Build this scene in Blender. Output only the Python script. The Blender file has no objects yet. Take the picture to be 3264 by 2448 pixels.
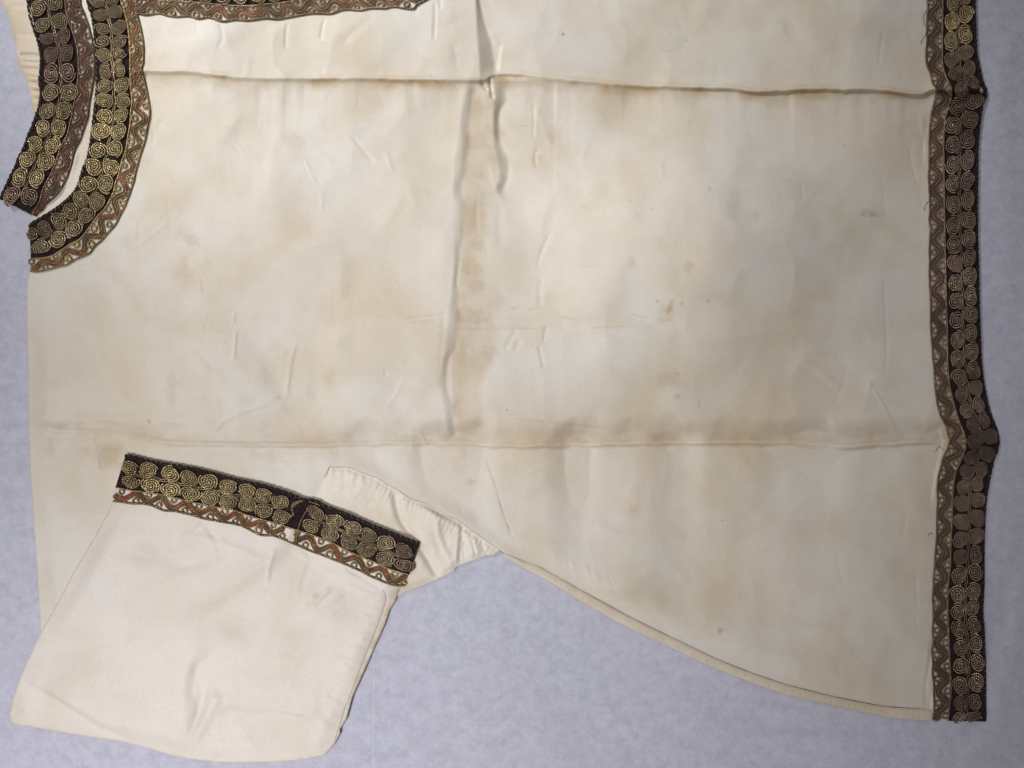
import bpy, math, random
import numpy as np
from mathutils import Matrix, Vector

random.seed(7)
rng = np.random.RandomState(11)
scene = bpy.context.scene
COL = scene.collection

# ------------------------------------------------------------------ scale
# 1 "px" is 1/3264 of the 0.70 m wide strip of table the photograph covers
K = 0.70 / 3264.0
HC = 0.62                      # lens height over the table, metres
HPX = HC / K

# ------------------------------------------------------------------ camera
cam_d = bpy.data.cameras.new('camera')
cam_d.sensor_fit = 'HORIZONTAL'
cam_d.sensor_width = 36.0
cam_d.lens = 36.0 * HC / 0.70
cam_d.clip_start = 0.01
cam_d.clip_end = 20
cam = bpy.data.objects.new('camera', cam_d)
cam.location = (0, 0, HC)
COL.objects.link(cam)
scene.camera = cam

# ------------------------------------------------------------------ light: a dim room and two ceiling panels
w = bpy.data.worlds.new('World')
scene.world = w
w.use_nodes = True
bg = w.node_tree.nodes['Background']
bg.inputs[0].default_value = (1.0, 0.955, 0.92, 1)
bg.inputs[1].default_value = 0.16

def area(name, loc, target, sx, sy, power, col=(1, 1, 1)):
    d = bpy.data.lights.new(name, 'AREA')
    d.shape = 'RECTANGLE'; d.size = sx; d.size_y = sy
    d.energy = power; d.color = col
    o = bpy.data.objects.new(name, d)
    o.location = loc
    o.rotation_euler = (Vector(target) - Vector(loc)).to_track_quat('-Z', 'Y').to_euler()
    COL.objects.link(o)
    return o

sd = bpy.data.lights.new('spot_lamp', 'SPOT')            # examination spotlight over the left of the table
sd.energy = 154.0; sd.color = (1.0, 0.98, 0.95)
sd.spot_size = math.radians(23); sd.spot_blend = 0.85; sd.shadow_soft_size = 0.14
so = bpy.data.objects.new('spot_lamp', sd)
so.location = (-1.15, 1.12, 1.25)
so.rotation_euler = (Vector((-0.12, 0.33, 0)) - Vector(so.location)).to_track_quat('-Z', 'Y').to_euler()
COL.objects.link(so)
fill = area('ceiling_panel_lamp', (-0.55, -0.50, 1.25), (-0.17, -0.27, 0), 0.4, 0.4, 1.38, (1.0, 0.97, 0.95))
fill.data.spread = math.radians(50)

scene.view_settings.view_transform = 'Standard'
scene.view_settings.look = 'None'
scene.view_settings.exposure = 0.0
scene.view_settings.gamma = 1.0

# ------------------------------------------------------------------ helpers
def P(u, v, z):
    f = 1.0 - z / HPX
    return np.stack([(u - 1632.0) * K * f, (1224.0 - v) * K * f, z * K + 0 * u], -1)

def sm(a, b, x):
    t = np.clip((x - a) / (b - a), 0, 1)
    return t * t * (3 - 2 * t)

_perm = {}
def vnoise(u, v, scale, seed):
    """smooth value noise in -1..1"""
    if seed not in _perm:
        _perm[seed] = np.random.RandomState(seed).uniform(-1, 1, (64, 64))
    g = _perm[seed]
    x = u / scale + 1000.37; y = v / scale + 1000.71
    xi = np.floor(x).astype(int); yi = np.floor(y).astype(int)
    fx = x - xi; fy = y - yi
    fx = fx * fx * fx * (fx * (fx * 6 - 15) + 10); fy = fy * fy * fy * (fy * (fy * 6 - 15) + 10)
    a = g[yi % 64, xi % 64]; b = g[yi % 64, (xi + 1) % 64]
    c = g[(yi + 1) % 64, xi % 64]; d = g[(yi + 1) % 64, (xi + 1) % 64]
    return (a * (1 - fx) + b * fx) * (1 - fy) + (c * (1 - fx) + d * fx) * fy

def fbm(u, v, scale, seed, n=3):
    s = 0; a = 1.0
    for i in range(n):
        s = s + a * vnoise(u, v, scale / 2 ** i, seed + i); a *= 0.5
    return s

def catmull(pts, n=6):
    p = np.array(pts, float)
    if len(p) < 3:
        return p
    q = np.vstack([2 * p[0] - p[1], p, 2 * p[-1] - p[-2]])
    out = []
    for i in range(1, len(q) - 2):
        p0, p1, p2, p3 = q[i - 1:i + 3]
        for t in np.linspace(0, 1, n, endpoint=False):
            out.append(0.5 * (2 * p1 + (p2 - p0) * t + (2 * p0 - 5 * p1 + 4 * p2 - p3) * t * t + (3 * p1 - p0 - 3 * p2 + p3) * t ** 3))
    out.append(q[-2])
    return np.array(out)

def resample(p, step=None, n=None):
    p = np.array(p, float)
    d = np.r_[0, np.cumsum(np.hypot(*np.diff(p, axis=0).T[:2]))]
    if n is None:
        n = max(2, int(d[-1] / step) + 1)
    t = np.linspace(0, d[-1], n)
    return np.stack([np.interp(t, d, p[:, i]) for i in range(p.shape[1])], -1)

def seg_dist(U, V, poly, closed=False):
    """distance, signed side (+ right of travel in image), arc fraction 0..1, nearest point"""
    p = np.array(poly, float)
    if closed:
        p = np.vstack([p, p[:1]])
    L = np.r_[0, np.cumsum(np.hypot(*np.diff(p, axis=0).T))]
    best = np.full(U.shape, 1e18); side = np.zeros(U.shape); arc = np.zeros(U.shape)
    nx = np.zeros(U.shape); ny = np.zeros(U.shape)
    for i in range(len(p) - 1):
        ax, ay = p[i]; bx, by = p[i + 1]
        dx, dy = bx - ax, by - ay
        l2 = dx * dx + dy * dy + 1e-9
        t = np.clip(((U - ax) * dx + (V - ay) * dy) / l2, 0, 1)
        qx = ax + t * dx; qy = ay + t * dy
        d = (U - qx) ** 2 + (V - qy) ** 2
        m = d < best
        best = np.where(m, d, best)
        cr = dx * (V - ay) - dy * (U - ax)
        side = np.where(m, np.sign(cr), side)
        arc = np.where(m, (L[i] + t * (L[i + 1] - L[i])) / L[-1], arc)
        nx = np.where(m, qx, nx); ny = np.where(m, qy, ny)
    return np.sqrt(best), side, arc, nx, ny

def inside(U, V, poly):
    p = np.array(poly, float)
    c = np.zeros(U.shape, bool)
    j = len(p) - 1
    for i in range(len(p)):
        xi, yi = p[i]; xj, yj = p[j]
        if yi != yj:
            k = ((yi > V) != (yj > V)) & (U < (xj - xi) * (V - yi) / (yj - yi) + xi)
            c ^= k
        j = i
    return c

class Field:
    """a height field (px) on a regular grid with colour channels"""
    def __init__(s, u0, v0, u1, v1, step):
        s.u0, s.v0, s.step = u0, v0, step
        s.u = np.arange(u0, u1 + step, step, dtype=float); s.v = np.arange(v0, v1 + step, step, dtype=float)
        s.U, s.V = np.meshgrid(s.u, s.v)
        s.H = np.zeros(s.U.shape)
        s.C = np.zeros(s.U.shape + (4,)); s.C[..., 3] = 1
    def at(s, u, v, A=None):
        A = s.H if A is None else A
        x = np.clip((np.asarray(u, float) - s.u0) / s.step, 0, len(s.u) - 1.001)
        y = np.clip((np.asarray(v, float) - s.v0) / s.step, 0, len(s.v) - 1.001)
        xi = x.astype(int); yi = y.astype(int); fx = x - xi; fy = y - yi
        if A.ndim == 3:
            fx = fx[..., None]; fy = fy[..., None]
        return (A[yi, xi] * (1 - fx) + A[yi, xi + 1] * fx) * (1 - fy) + (A[yi + 1, xi] * (1 - fx) + A[yi + 1, xi + 1] * fx) * fy
    def window(s, poly, m):
        p = np.array(poly, float)
        a = np.searchsorted(s.u, p[:, 0].min() - m); b = np.searchsorted(s.u, p[:, 0].max() + m)
        c = np.searchsorted(s.v, p[:, 1].min() - m); d = np.searchsorted(s.v, p[:, 1].max() + m)
        return slice(c, d), slice(a, b)
    def step_crease(s, poly, A, width=20, tail=60, taper=.12):
        """the cloth drops by A to the right of the direction of travel and recovers slowly"""
        poly = catmull(poly)
        w_ = s.window(poly, tail * 3)
        if s.U[w_].size == 0: return
        d, sd, a, _, _ = seg_dist(s.U[w_], s.V[w_], poly)
        x = d * sd
        ln = np.hypot(*np.diff(poly, axis=0).T).sum()
        width = width * (1 + .55 * vnoise(a * ln, a * 0, 70, 17))
        x = x + .10 * width * vnoise(a * ln, a * 0 + 4, 60, 18)
        A = A * (.85 + .45 * vnoise(a * ln, a * 0 + 8, 110, 19))
        prof = np.where(x < 0, .5 * np.exp(x / tail), np.where(x < width, .5 - sm(0, width, x), -.5 * np.exp(-(x - width) / tail)))
        tp = sm(0, taper, a) * sm(0, taper, 1 - a)
        s.H[w_] += A * prof * tp
    def ridge(s, poly, A, width=6, taper=.2):
        poly = catmull(poly)
        w_ = s.window(poly, width * 4)
        if s.U[w_].size == 0: return
        d, sd, a, _, _ = seg_dist(s.U[w_], s.V[w_], poly)
        s.H[w_] += A * np.exp(-(d / width) ** 2) * sm(0, taper, a + 1e-3) * sm(0, taper, 1 - a + 1e-3)
    def line(s, poly, ch, val, width=2.5):
        poly = catmull(poly)
        w_ = s.window(poly, width * 4)
        if s.U[w_].size == 0: return
        d, sd, a, _, _ = seg_dist(s.U[w_], s.V[w_], poly)
        g = val * np.exp(-(d / width) ** 2) * sm(0, .15, a + .02) * sm(0, .15, 1 - a + .02) * (0.75 + .35 * vnoise(s.U[w_], s.V[w_], 25, 5))
        s.C[w_ + (ch,)] = np.maximum(s.C[w_ + (ch,)], g)
    def bump(s, u, v, ru, rv, ang, A):
        c, n = math.cos(math.radians(ang)), math.sin(math.radians(ang))
        m = max(ru, rv) * 2.6
        w_ = s.window([(u, v)], m)
        if s.U[w_].size == 0: return
        x = (s.U[w_] - u); y = (s.V[w_] - v)
        a = (x * c + y * n) / ru; b = (-x * n + y * c) / rv
        s.H[w_] += A * np.exp(-(a * a + b * b))
    def stain(s, u, v, ru, rv, ang, val, ch=0, rough=.38):
        c, n = math.cos(math.radians(ang)), math.sin(math.radians(ang))
        m = max(ru, rv) * 2.2
        w_ = s.window([(u, v)], m)
        if s.U[w_].size == 0: return
        x = (s.U[w_] - u); y = (s.V[w_] - v)
        a = (x * c + y * n) / ru; b = (-x * n + y * c) / rv
        r = np.sqrt(a * a + b * b) + rough * fbm(s.U[w_], s.V[w_], max(14, min(ru, rv) * 1.1), int(u) % 97 + 3, 3)
        g = val * (1 - sm(.1, 1.25, r))
        s.C[w_ + (ch,)] = np.maximum(s.C[w_ + (ch,)], g)

def link(name, me, mat, parent=None, mw=None):
    o = bpy.data.objects.new(name, me)
    COL.objects.link(o)
    if mat is not None and len(me.materials) == 0:
        me.materials.append(mat)
    if parent is not None:
        o.parent = parent
    if mw is not None:
        o.matrix_world = mw
    return o

def np_mesh(name, verts, quads, smooth=True, uv=None, col=None):
    me = bpy.data.meshes.new(name)
    nv, nq = len(verts), len(quads)
    me.vertices.add(nv); me.vertices.foreach_set('co', np.asarray(verts, np.float32).ravel())
    me.loops.add(nq * 4); me.loops.foreach_set('vertex_index', np.asarray(quads, np.int32).ravel())
    me.polygons.add(nq)
    me.polygons.foreach_set('loop_start', np.arange(0, nq * 4, 4, dtype=np.int32))
    me.polygons.foreach_set('use_smooth', np.full(nq, smooth))
    if uv is not None:
        l = me.uv_layers.new(name='UVMap')
        l.data.foreach_set('uv', np.asarray(uv, np.float32)[np.asarray(quads).ravel()].ravel())
    if col is not None:
        a = me.color_attributes.new('stain', 'FLOAT_COLOR', 'POINT')
        a.data.foreach_set('color', np.asarray(col, np.float32).ravel())
    me.update(calc_edges=True); me.validate()
    return me

def sheet(name, poly, F, mat, parent=None, drop=5.0, floor=0.6, lift=0.0):
    """cloth cut to an outline, its free edge turned down"""
    poly = np.array(poly, float)
    cu = F.U[:-1, :-1] + F.step / 2; cv = F.V[:-1, :-1] + F.step / 2
    k = inside(cu, cv, poly)
    nu = F.U.shape[1]
    idx = np.arange(F.U.size).reshape(F.U.shape)
    q = np.stack([idx[:-1, :-1][k], idx[1:, :-1][k], idx[1:, 1:][k], idx[:-1, 1:][k]], -1)
    cnt = np.zeros(F.U.size, int)
    np.add.at(cnt, q.ravel(), 1)
    used = np.where(cnt > 0)[0]
    mp = np.full(F.U.size, -1); mp[used] = np.arange(len(used))
    q = mp[q]
    u = F.U.ravel()[used].copy(); v = F.V.ravel()[used].copy()
    bd = np.where(cnt[used] < 4)[0]
    d, _, _, nx, ny = seg_dist(u[bd], v[bd], poly, True)
    ok = d < F.step * 1.6
    u[bd[ok]] = nx[ok]; v[bd[ok]] = ny[ok]
    z = F.at(u, v) + lift
    c = F.at(u, v, F.C)
    # rim
    e = np.vstack([q[:, [0, 1]], q[:, [1, 2]], q[:, [2, 3]], q[:, [3, 0]]])
    key = np.sort(e, 1); kk = key[:, 0].astype(np.int64) * 10 ** 7 + key[:, 1]
    un, inv, ct = np.unique(kk, return_inverse=True, return_counts=True)
    be = e[ct[inv] == 1]
    bv = np.unique(be)
    m2 = np.full(len(u), -1); m2[bv] = len(u) + np.arange(len(bv))
    rq = np.stack([be[:, 1], be[:, 0], m2[be[:, 0]], m2[be[:, 1]]], -1)
    uu = np.r_[u, u[bv]]; vv = np.r_[v, v[bv]]
    zz = np.r_[z, np.maximum(z[bv] - drop, floor)]
    me = np_mesh(name, P(uu, vv, zz), np.vstack([q, rq]), col=np.vstack([c, c[bv]]))
    return link(name, me, mat, parent)

def tubes(lines, r, sides=6, cap=False, vscale=None, flat=1.0):
    """lines: list of (n,3) world arrays -> verts, quads, uv"""
    V, Q, UV = [], [], []
    base = 0
    ang = np.linspace(0, 2 * np.pi, sides, endpoint=False)
    for li, L in enumerate(lines):
        L = np.asarray(L, float)
        rr = r[li] if isinstance(r, (list, tuple)) else r
        rr = np.broadcast_to(np.asarray(rr, float), (len(L),)).copy()
        rr[0] *= .35; rr[-1] *= .35
        T = np.gradient(L, axis=0); T /= np.linalg.norm(T, axis=1)[:, None] + 1e-12
        S = np.cross(T, [0, 0, 1.0]); S /= np.linalg.norm(S, axis=1)[:, None] + 1e-9
        N = np.cross(S, T)
        ring = L[:, None] + rr[:, None, None] * (np.cos(ang)[None, :, None] * S[:, None] + flat * np.sin(ang)[None, :, None] * N[:, None])
        n = len(L)
        d = np.r_[0, np.cumsum(np.linalg.norm(np.diff(L, axis=0), axis=1))]
        uv = np.stack(np.broadcast_arrays((d / (2 * rr.max()))[:, None], (np.arange(sides) / sides)[None]), -1)
        i = np.arange(n - 1)[:, None] * sides; j = np.arange(sides)[None]; j2 = (j + 1) % sides
        quad = np.stack([i + j, i + j2, i + sides + j2, i + sides + j], -1).reshape(-1, 4) + base
        V.append(ring.reshape(-1, 3)); UV.append(uv.reshape(-1, 2)); Q.append(quad)
        base += n * sides
    return np.vstack(V), np.vstack(Q), np.vstack(UV)

# ------------------------------------------------------------------ materials
def new_mat(name):
    m = bpy.data.materials.new(name); m.use_nodes = True
    nt = m.node_tree
    b = nt.nodes['Principled BSDF']
    return m, nt, b

def N(nt, typ, **kw):
    n = nt.nodes.new(typ)
    for k_, v_ in kw.items():
        if k_.startswith('i_'):
            key = k_[2:]
            n.inputs[int(key) if key.isdigit() else key].default_value = v_
        else:
            setattr(n, k_, v_)
    return n

def mixc(nt, fac, a, b, blend='MIX'):
    n = nt.nodes.new('ShaderNodeMix'); n.data_type = 'RGBA'; n.blend_type = blend
    for sock, val in ((n.inputs[0], fac), (n.inputs[6], a), (n.inputs[7], b)):
        if isinstance(val, bpy.types.NodeSocket):
            nt.links.new(val, sock)
        elif sock == n.inputs[0]:
            sock.default_value = val
        else:
            sock.default_value = (*val, 1)
    return n.outputs[2]

def ramp(nt, src, a, b, lo=0., hi=1.):
    n = nt.nodes.new('ShaderNodeMapRange'); n.inputs[1].default_value = a; n.inputs[2].default_value = b
    n.inputs[3].default_value = lo; n.inputs[4].default_value = hi; n.clamp = True
    nt.links.new(src, n.inputs[0]); return n.outputs[0]

def noise(nt, scale, detail=3, rough=.5, vec=None, dist=0.):
    n = N(nt, 'ShaderNodeTexNoise'); n.inputs['Scale'].default_value = scale; n.inputs['Detail'].default_value = detail
    n.inputs['Roughness'].default_value = rough; n.inputs['Distortion'].default_value = dist
    if vec is not None: nt.links.new(vec, n.inputs['Vector'])
    return n.outputs['Fac']

def silk_material(name, base=(0.69, 0.66, 0.615), warm=(0.64, 0.55, 0.415), rough=.45, age=1.0):
    m, nt, b = new_mat(name)
    tc = N(nt, 'ShaderNodeTexCoord').outputs['Object']
    at = N(nt, 'ShaderNodeAttribute', attribute_name='stain')
    sep = N(nt, 'ShaderNodeSeparateColor'); nt.links.new(at.outputs['Color'], sep.inputs[0])
    # uneven ageing of the cloth
    n1 = noise(nt, 9, 4, .55, tc)
    c = mixc(nt, ramp(nt, n1, .40, .66, 0, .60 * age), base, warm)
    n2 = noise(nt, 28, 4, .6, tc, .4)
    c = mixc(nt, ramp(nt, n2, .50, .72, 0, .26 * age), c, (0.56, 0.465, 0.34))
    n3 = noise(nt, 7, 4, .5, tc)
    c = mixc(nt, ramp(nt, n3, .45, .65, 0, .35), c, (0.70, 0.65, 0.62))
    n4 = noise(nt, 17, 5, .6, tc, .6)
    c = mixc(nt, ramp(nt, n4, .46, .66, 0, .55 * age), c, (0.585, 0.49, 0.35))
    # stains with their own outline
    ns = noise(nt, 120, 4, .6, tc)
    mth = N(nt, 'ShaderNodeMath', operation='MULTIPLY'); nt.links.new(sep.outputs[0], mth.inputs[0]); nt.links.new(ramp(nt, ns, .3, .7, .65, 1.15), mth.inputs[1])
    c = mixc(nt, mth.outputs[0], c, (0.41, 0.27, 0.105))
    mth2 = N(nt, 'ShaderNodeMath', operation='MULTIPLY'); nt.links.new(sep.outputs[1], mth2.inputs[0]); nt.links.new(ramp(nt, ns, .3, .7, .6, 1.2), mth2.inputs[1])
    c = mixc(nt, mth2.outputs[0], c, (0.30, 0.26, 0.22))
    c = mixc(nt, sep.outputs[2], c, (0.05, 0.035, 0.03))
    gr = noise(nt, 1300, 2, .7, tc)
    c = mixc(nt, ramp(nt, gr, .35, .75, 0, .19), c, (0.46, 0.39, 0.30))
    nt.links.new(c, b.inputs['Base Color'])
    b.inputs['Roughness'].default_value = rough
    b.inputs['Specular IOR Level'].default_value = .70
    b.inputs['Sheen Weight'].default_value = .12
    b.inputs['Sheen Roughness'].default_value = .4
    # weave and small puckers
    mp = N(nt, 'ShaderNodeMapping'); mp.inputs['Scale'].default_value = (1, 3.2, 1); nt.links.new(tc, mp.inputs[0])
    weave = noise(nt, 900, 2, .6, mp.outputs[0])
    puck = noise(nt, 75, 5, .62, tc, .8)
    add = N(nt, 'ShaderNodeMath', operation='MULTIPLY_ADD'); nt.links.new(puck, add.inputs[0]); add.inputs[1].default_value = 1.0
    nt.links.new(weave, add.inputs[2])
    bp = N(nt, 'ShaderNodeBump'); bp.inputs['Strength'].default_value = .36; bp.inputs['Distance'].default_value = .0007
    nt.links.new(add.outputs[0], bp.inputs['Height']); nt.links.new(bp.outputs[0], b.inputs['Normal'])
    return m

M_silk = silk_material('aged_silk')
M_sleeve = silk_material('aged_silk_sleeve', (0.755, 0.71, 0.68), age=.5)
M_lining = silk_material('ivory_lining_silk', (0.785, 0.74, 0.67), (0.71, 0.63, 0.49), .5)
M_binding = silk_material('hem_binding_silk', (0.70, 0.635, 0.545), (0.62, 0.49, 0.34), .5)
M_facing = silk_material('neck_facing_silk', (0.70, 0.60, 0.45), (0.62, 0.42, 0.22), .5)

def thread_material(name, metallic=.6, rough=.42, spec=.5, fleck=.6, worn=False):
    m, nt, b = new_mat(name)
    tc = N(nt, 'ShaderNodeTexCoord')
    oi = N(nt, 'ShaderNodeObjectInfo')
    geo = N(nt, 'ShaderNodeNewGeometry')
    # twist of the plies: stripes that run round the cord
    uvs = N(nt, 'ShaderNodeSeparateXYZ'); nt.links.new(tc.outputs['UV'], uvs.inputs[0])
    ad = N(nt, 'ShaderNodeMath', operation='ADD'); nt.links.new(uvs.outputs[0], ad.inputs[0]); nt.links.new(uvs.outputs[1], ad.inputs[1])
    mul = N(nt, 'ShaderNodeMath', operation='MULTIPLY'); nt.links.new(ad.outputs[0], mul.inputs[0]); mul.inputs[1].default_value = 2 * math.pi
    si = N(nt, 'ShaderNodeMath', operation='SINE'); nt.links.new(mul.outputs[0], si.inputs[0])
    ply = ramp(nt, si.outputs[0], -1, 1, 0, 1)
    wn = noise(nt, 420, 3, .6, geo.outputs['Position'])
    big = noise(nt, 38, 3, .6, geo.outputs['Position'])
    c = mixc(nt, ramp(nt, wn, .45, .68, 0, 1.0), oi.outputs['Color'], oi.outputs['Color'], 'ADD') if fleck > .3 else oi.outputs['Color']  # base colour brightened in specks, painting metallic glints on the cord
    dark = N(nt, 'ShaderNodeMix'); dark.data_type = 'RGBA'; dark.blend_type = 'MULTIPLY'; dark.inputs[0].default_value = .75
    nt.links.new(oi.outputs['Color'], dark.inputs[6]); dark.inputs[7].default_value = (.42, .38, .36, 1)
    c = mixc(nt, ramp(nt, big, .4, .68, 0, .8), c, dark.outputs[2])
    if worn:
        c = mixc(nt, ramp(nt, noise(nt, 190, 2, .5, geo.outputs['Position']), .40, .53), c, (0.12, 0.075, 0.052))
    c = mixc(nt, ramp(nt, ply, .0, .5, .45, 0), c, (0.035, 0.026, 0.02))
    nt.links.new(c, b.inputs['Base Color'])
    b.inputs['Metallic'].default_value = metallic
    b.inputs['Roughness'].default_value = rough
    b.inputs['Specular IOR Level'].default_value = spec
    bp = N(nt, 'ShaderNodeBump'); bp.inputs['Strength'].default_value = .8; bp.inputs['Distance'].default_value = .0003
    nt.links.new(ply, bp.inputs['Height']); nt.links.new(bp.outputs[0], b.inputs['Normal'])
    return m

M_gold = thread_material('gilt_thread', .76, .27, .5, .34)
M_pink = thread_material('coral_silk_thread', 0.0, .55, .35, .0, True)
M_dark = thread_material('black_silk_thread', 0.0, .7, .3, .0)

M_velvet, nt, b = new_mat('purple_black_velvet')
tc = N(nt, 'ShaderNodeTexCoord').outputs['Object']
nt.links.new(mixc(nt, ramp(nt, noise(nt, 500, 3, .6, tc), .35, .7), (0.013, 0.0085, 0.010), (0.036, 0.022, 0.025)), b.inputs['Base Color'])
b.inputs['Roughness'].default_value = .95; b.inputs['Specular IOR Level'].default_value = .1
b.inputs['Sheen Weight'].default_value = .25; b.inputs['Sheen Tint'].default_value = (.3, .2, .25, 1)
bp = N(nt, 'ShaderNodeBump'); bp.inputs['Strength'].default_value = .6; bp.inputs['Distance'].default_value = .0004
nt.links.new(noise(nt, 1500, 2, .6, tc), bp.inputs['Height']); nt.links.new(bp.outputs[0], b.inputs['Normal'])

M_tissue, nt, b = new_mat('mottled_tissue')
tc = N(nt, 'ShaderNodeTexCoord').outputs['Object']
f1 = noise(nt, 120, 7, .78, tc, .15)
f2 = noise(nt, 330, 3, .6, tc)
f3 = noise(nt, 16, 3, .5, tc)
c = mixc(nt, ramp(nt, f1, .38, .62), (0.452, 0.464, 0.570), (0.562, 0.574, 0.692))  # white paper coloured bluish for the photograph's cool light balance
c = mixc(nt, ramp(nt, f2, .52, .68, 0, .45), c, (0.61, 0.615, 0.755))
c = mixc(nt, ramp(nt, f3, .4, .7, 0, .25), c, (0.50, 0.48, 0.59))
nt.links.new(c, b.inputs['Base Color'])
b.inputs['Roughness'].default_value = .7; b.inputs['Specular IOR Level'].default_value = .2
bp = N(nt, 'ShaderNodeBump'); bp.inputs['Strength'].default_value = .25; bp.inputs['Distance'].default_value = .0006
nt.links.new(f1, bp.inputs['Height']); nt.links.new(bp.outputs[0], b.inputs['Normal'])

M_table, nt, b = new_mat('table_laminate')
tc = N(nt, 'ShaderNodeTexCoord').outputs['Object']
nt.links.new(mixc(nt, noise(nt, 40, 4, .6, tc), (0.42, 0.41, 0.40), (0.5, 0.49, 0.47)), b.inputs['Base Color'])
b.inputs['Roughness'].default_value = .45

# ------------------------------------------------------------------ table and tissue
me = bpy.data.meshes.new('tabletop')
X, Y, Z0, Z1 = .80, .62, -.036, -.0052
me.from_pydata([(-X, -Y, Z0), (X, -Y, Z0), (X, Y, Z0), (-X, Y, Z0), (-X, -Y, Z1), (X, -Y, Z1), (X, Y, Z1), (-X, Y, Z1)], [],
               [(0, 3, 2, 1), (4, 5, 6, 7), (0, 1, 5, 4), (1, 2, 6, 5), (2, 3, 7, 6), (3, 0, 4, 7)])
o = link('tabletop', me, M_table); o['kind'] = 'structure'

def tissue(name, u0, v0, u1, v1, lift, label, edge=None):
    F = Field(u0 - 20, v0 - 20, u1 + 20, v1 + 20, 14)
    F.H[:] = lift + 3.2 * vnoise(F.U, F.V, 330, 41) + 1.0 * vnoise(F.U, F.V, 120, 42) - 4.5
    if edge is None:
        poly = [(u0, v0), (u1, v0), (u1, v1), (u0, v1)]
    else:
        poly = edge
        d, _, _, _, _ = seg_dist(F.U, F.V, [(1187, v0), (1187, v1)])
        F.H += 3.6 * np.exp(-(d / 9) ** 2)
        F.step_crease([(3290, 1800), (3215, 2100), (3180, 2280), (3120, 2370), (3075, 2500)], 14, 60, 80)
        F.step_crease([(3020, 2330), (2930, 2400), (2860, 2500)], 4, 30, 60)
        F.ridge([(3180, 400), (3215, 700), (3200, 1000)], 3, 40)
        F.ridge([(2100, 2220), (2300, 2330), (2620, 2360), (2900, 2480)], 4, 40); F.step_crease([(1340, 2120), (1480, 2260), (1560, 2460)], 5, 60, 120)
        F.ridge([(3165, 1180), (3230, 1260), (3280, 1300)], 4, 26); F.ridge([(3230, 80), (3190, 260), (3200, 520)], 5, 34)
        F.ridge([(1500, 1960), (1700, 2200), (1800, 2500)], 2.5, 60)
    F.H = np.clip(F.H, -22, 1.2 if edge else -2.5)
    o = sheet(name, poly, F, M_tissue, None, drop=1.0, floor=-9)
    o['label'] = label; o['category'] = 'tissue paper'; o['group'] = 'tissue sheets under the garment'
    return o
tissue('tissue_sheet', -420, -420, 1330, 2900, -4.2, 'lavender grey tissue sheet along the left side, under the neckline and sleeve')
tissue('tissue_sheet', 1187, -420, 3680, 2900, -0.4, 'lavender grey tissue sheet below the curved hem and right border, its edge beside the sleeve',
       [(1191, -420), (1190, 1900), (1187, 2075), (1184, 2300), (1183, 2448), (1180, 2900), (3680, 2900), (3680, -420)])

# ------------------------------------------------------------------ outlines traced on the cloth (px)
R_out = [(3098, -300), (3100, -150), (3105, 0), (3109, 110), (3112, 170), (3124, 230), (3132, 265), (3142, 285), (3142, 310), (3131, 335), (3124, 380), (3118, 430), (3115, 480), (3114, 560), (3113, 640), (3114, 760), (3117, 850), (3119, 980), (3122, 1060), (3126, 1150), (3131, 1200), (3137, 1240), (3147, 1290), (3159, 1330), (3175, 1370), (3182, 1405), (3177, 1440), (3167, 1463), (3159, 1500), (3150, 1540), (3141, 1600), (3135, 1700), (3134, 1800), (3134, 1870), (3130, 1950), (3135, 2020), (3139, 2150), (3139, 2240), (3141, 2300)]
R_bor = [(3000, -300), (3003, -150), (3006, 0), (3005, 190), (3015, 240), (3032, 280), (3033, 310), (3019, 360), (3010, 410), (3010, 550), (3013, 750), (3016, 900), (3019, 1000), (3021, 1080), (3022, 1160), (3028, 1230), (3042, 1290), (3057, 1340), (3077, 1390), (3080, 1412), (3075, 1440), (3063, 1470), (3046, 1510), (3039, 1570), (3036, 1640), (3031, 1750), (3030, 1800), (3024, 1860), (3022, 1950), (3028, 2100), (3032, 2200), (3026, 2260), (3022, 2298)]
R_mea = [(2952, -300), (2954, -150), (2956, 0), (2955, 70), (2953, 135), (2953, 190), (2963, 232), (2971, 265), (2984, 284), (2981, 312), (2972, 350), (2963, 400), (2961, 450), (2960, 550), (2962, 600), (2963, 750), (2963, 900), (2965, 990), (2968, 1050), (2971, 1110), (2976, 1170), (2979, 1230), (2986, 1275), (2997, 1320), (3012, 1352), (3024, 1390), (3026, 1405), (3021, 1430), (3007, 1460), (2997, 1490), (2989, 1530), (2988, 1600), (2985, 1700), (2982, 1750), (2979, 1800), (2973, 1880), (2973, 2000), (2971, 2080), (2973, 2150), (2977, 2210), (2977, 2260), (2973, 2298)]
F_out = [(262, -300), (272, -120), (279, 0), (294, 54), (301, 108), (305, 163), (306, 217), (308, 271), (304, 325), (298, 380), (291, 434), (287, 464), (279, 504), (267, 531), (258, 558), (251, 586), (236, 613), (209, 640), (174, 667), (130, 694), (103, 710), (94, 721)]
F_bor = [(372, -300), (378, -120), (385, 0), (393, 27), (404, 68), (410, 108), (414, 163), (414, 217), (415, 271), (420, 325), (416, 352), (414, 393), (407, 434), (400, 477), (386, 518), (377, 558), (366, 586), (361, 613), (348, 640), (331, 667), (306, 694), (287, 721), (266, 748), (250, 765), (228, 775), (195, 797), (163, 816), (130, 822), (98, 825)]
F_mea = [(425, -300), (430, -120), (436, 0), (437, 43), (439, 54), (453, 108), (457, 136), (456, 190), (452, 217), (458, 244), (465, 271), (475, 325), (477, 366), (472, 407), (464, 447), (450, 491), (439, 531), (427, 572), (415, 613), (401, 653), (388, 680), (372, 708), (353, 735), (331, 762), (304, 784), (287, 805), (268, 816), (236, 830), (214, 843), (182, 851), (149, 862), (117, 868), (95, 867)]
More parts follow.
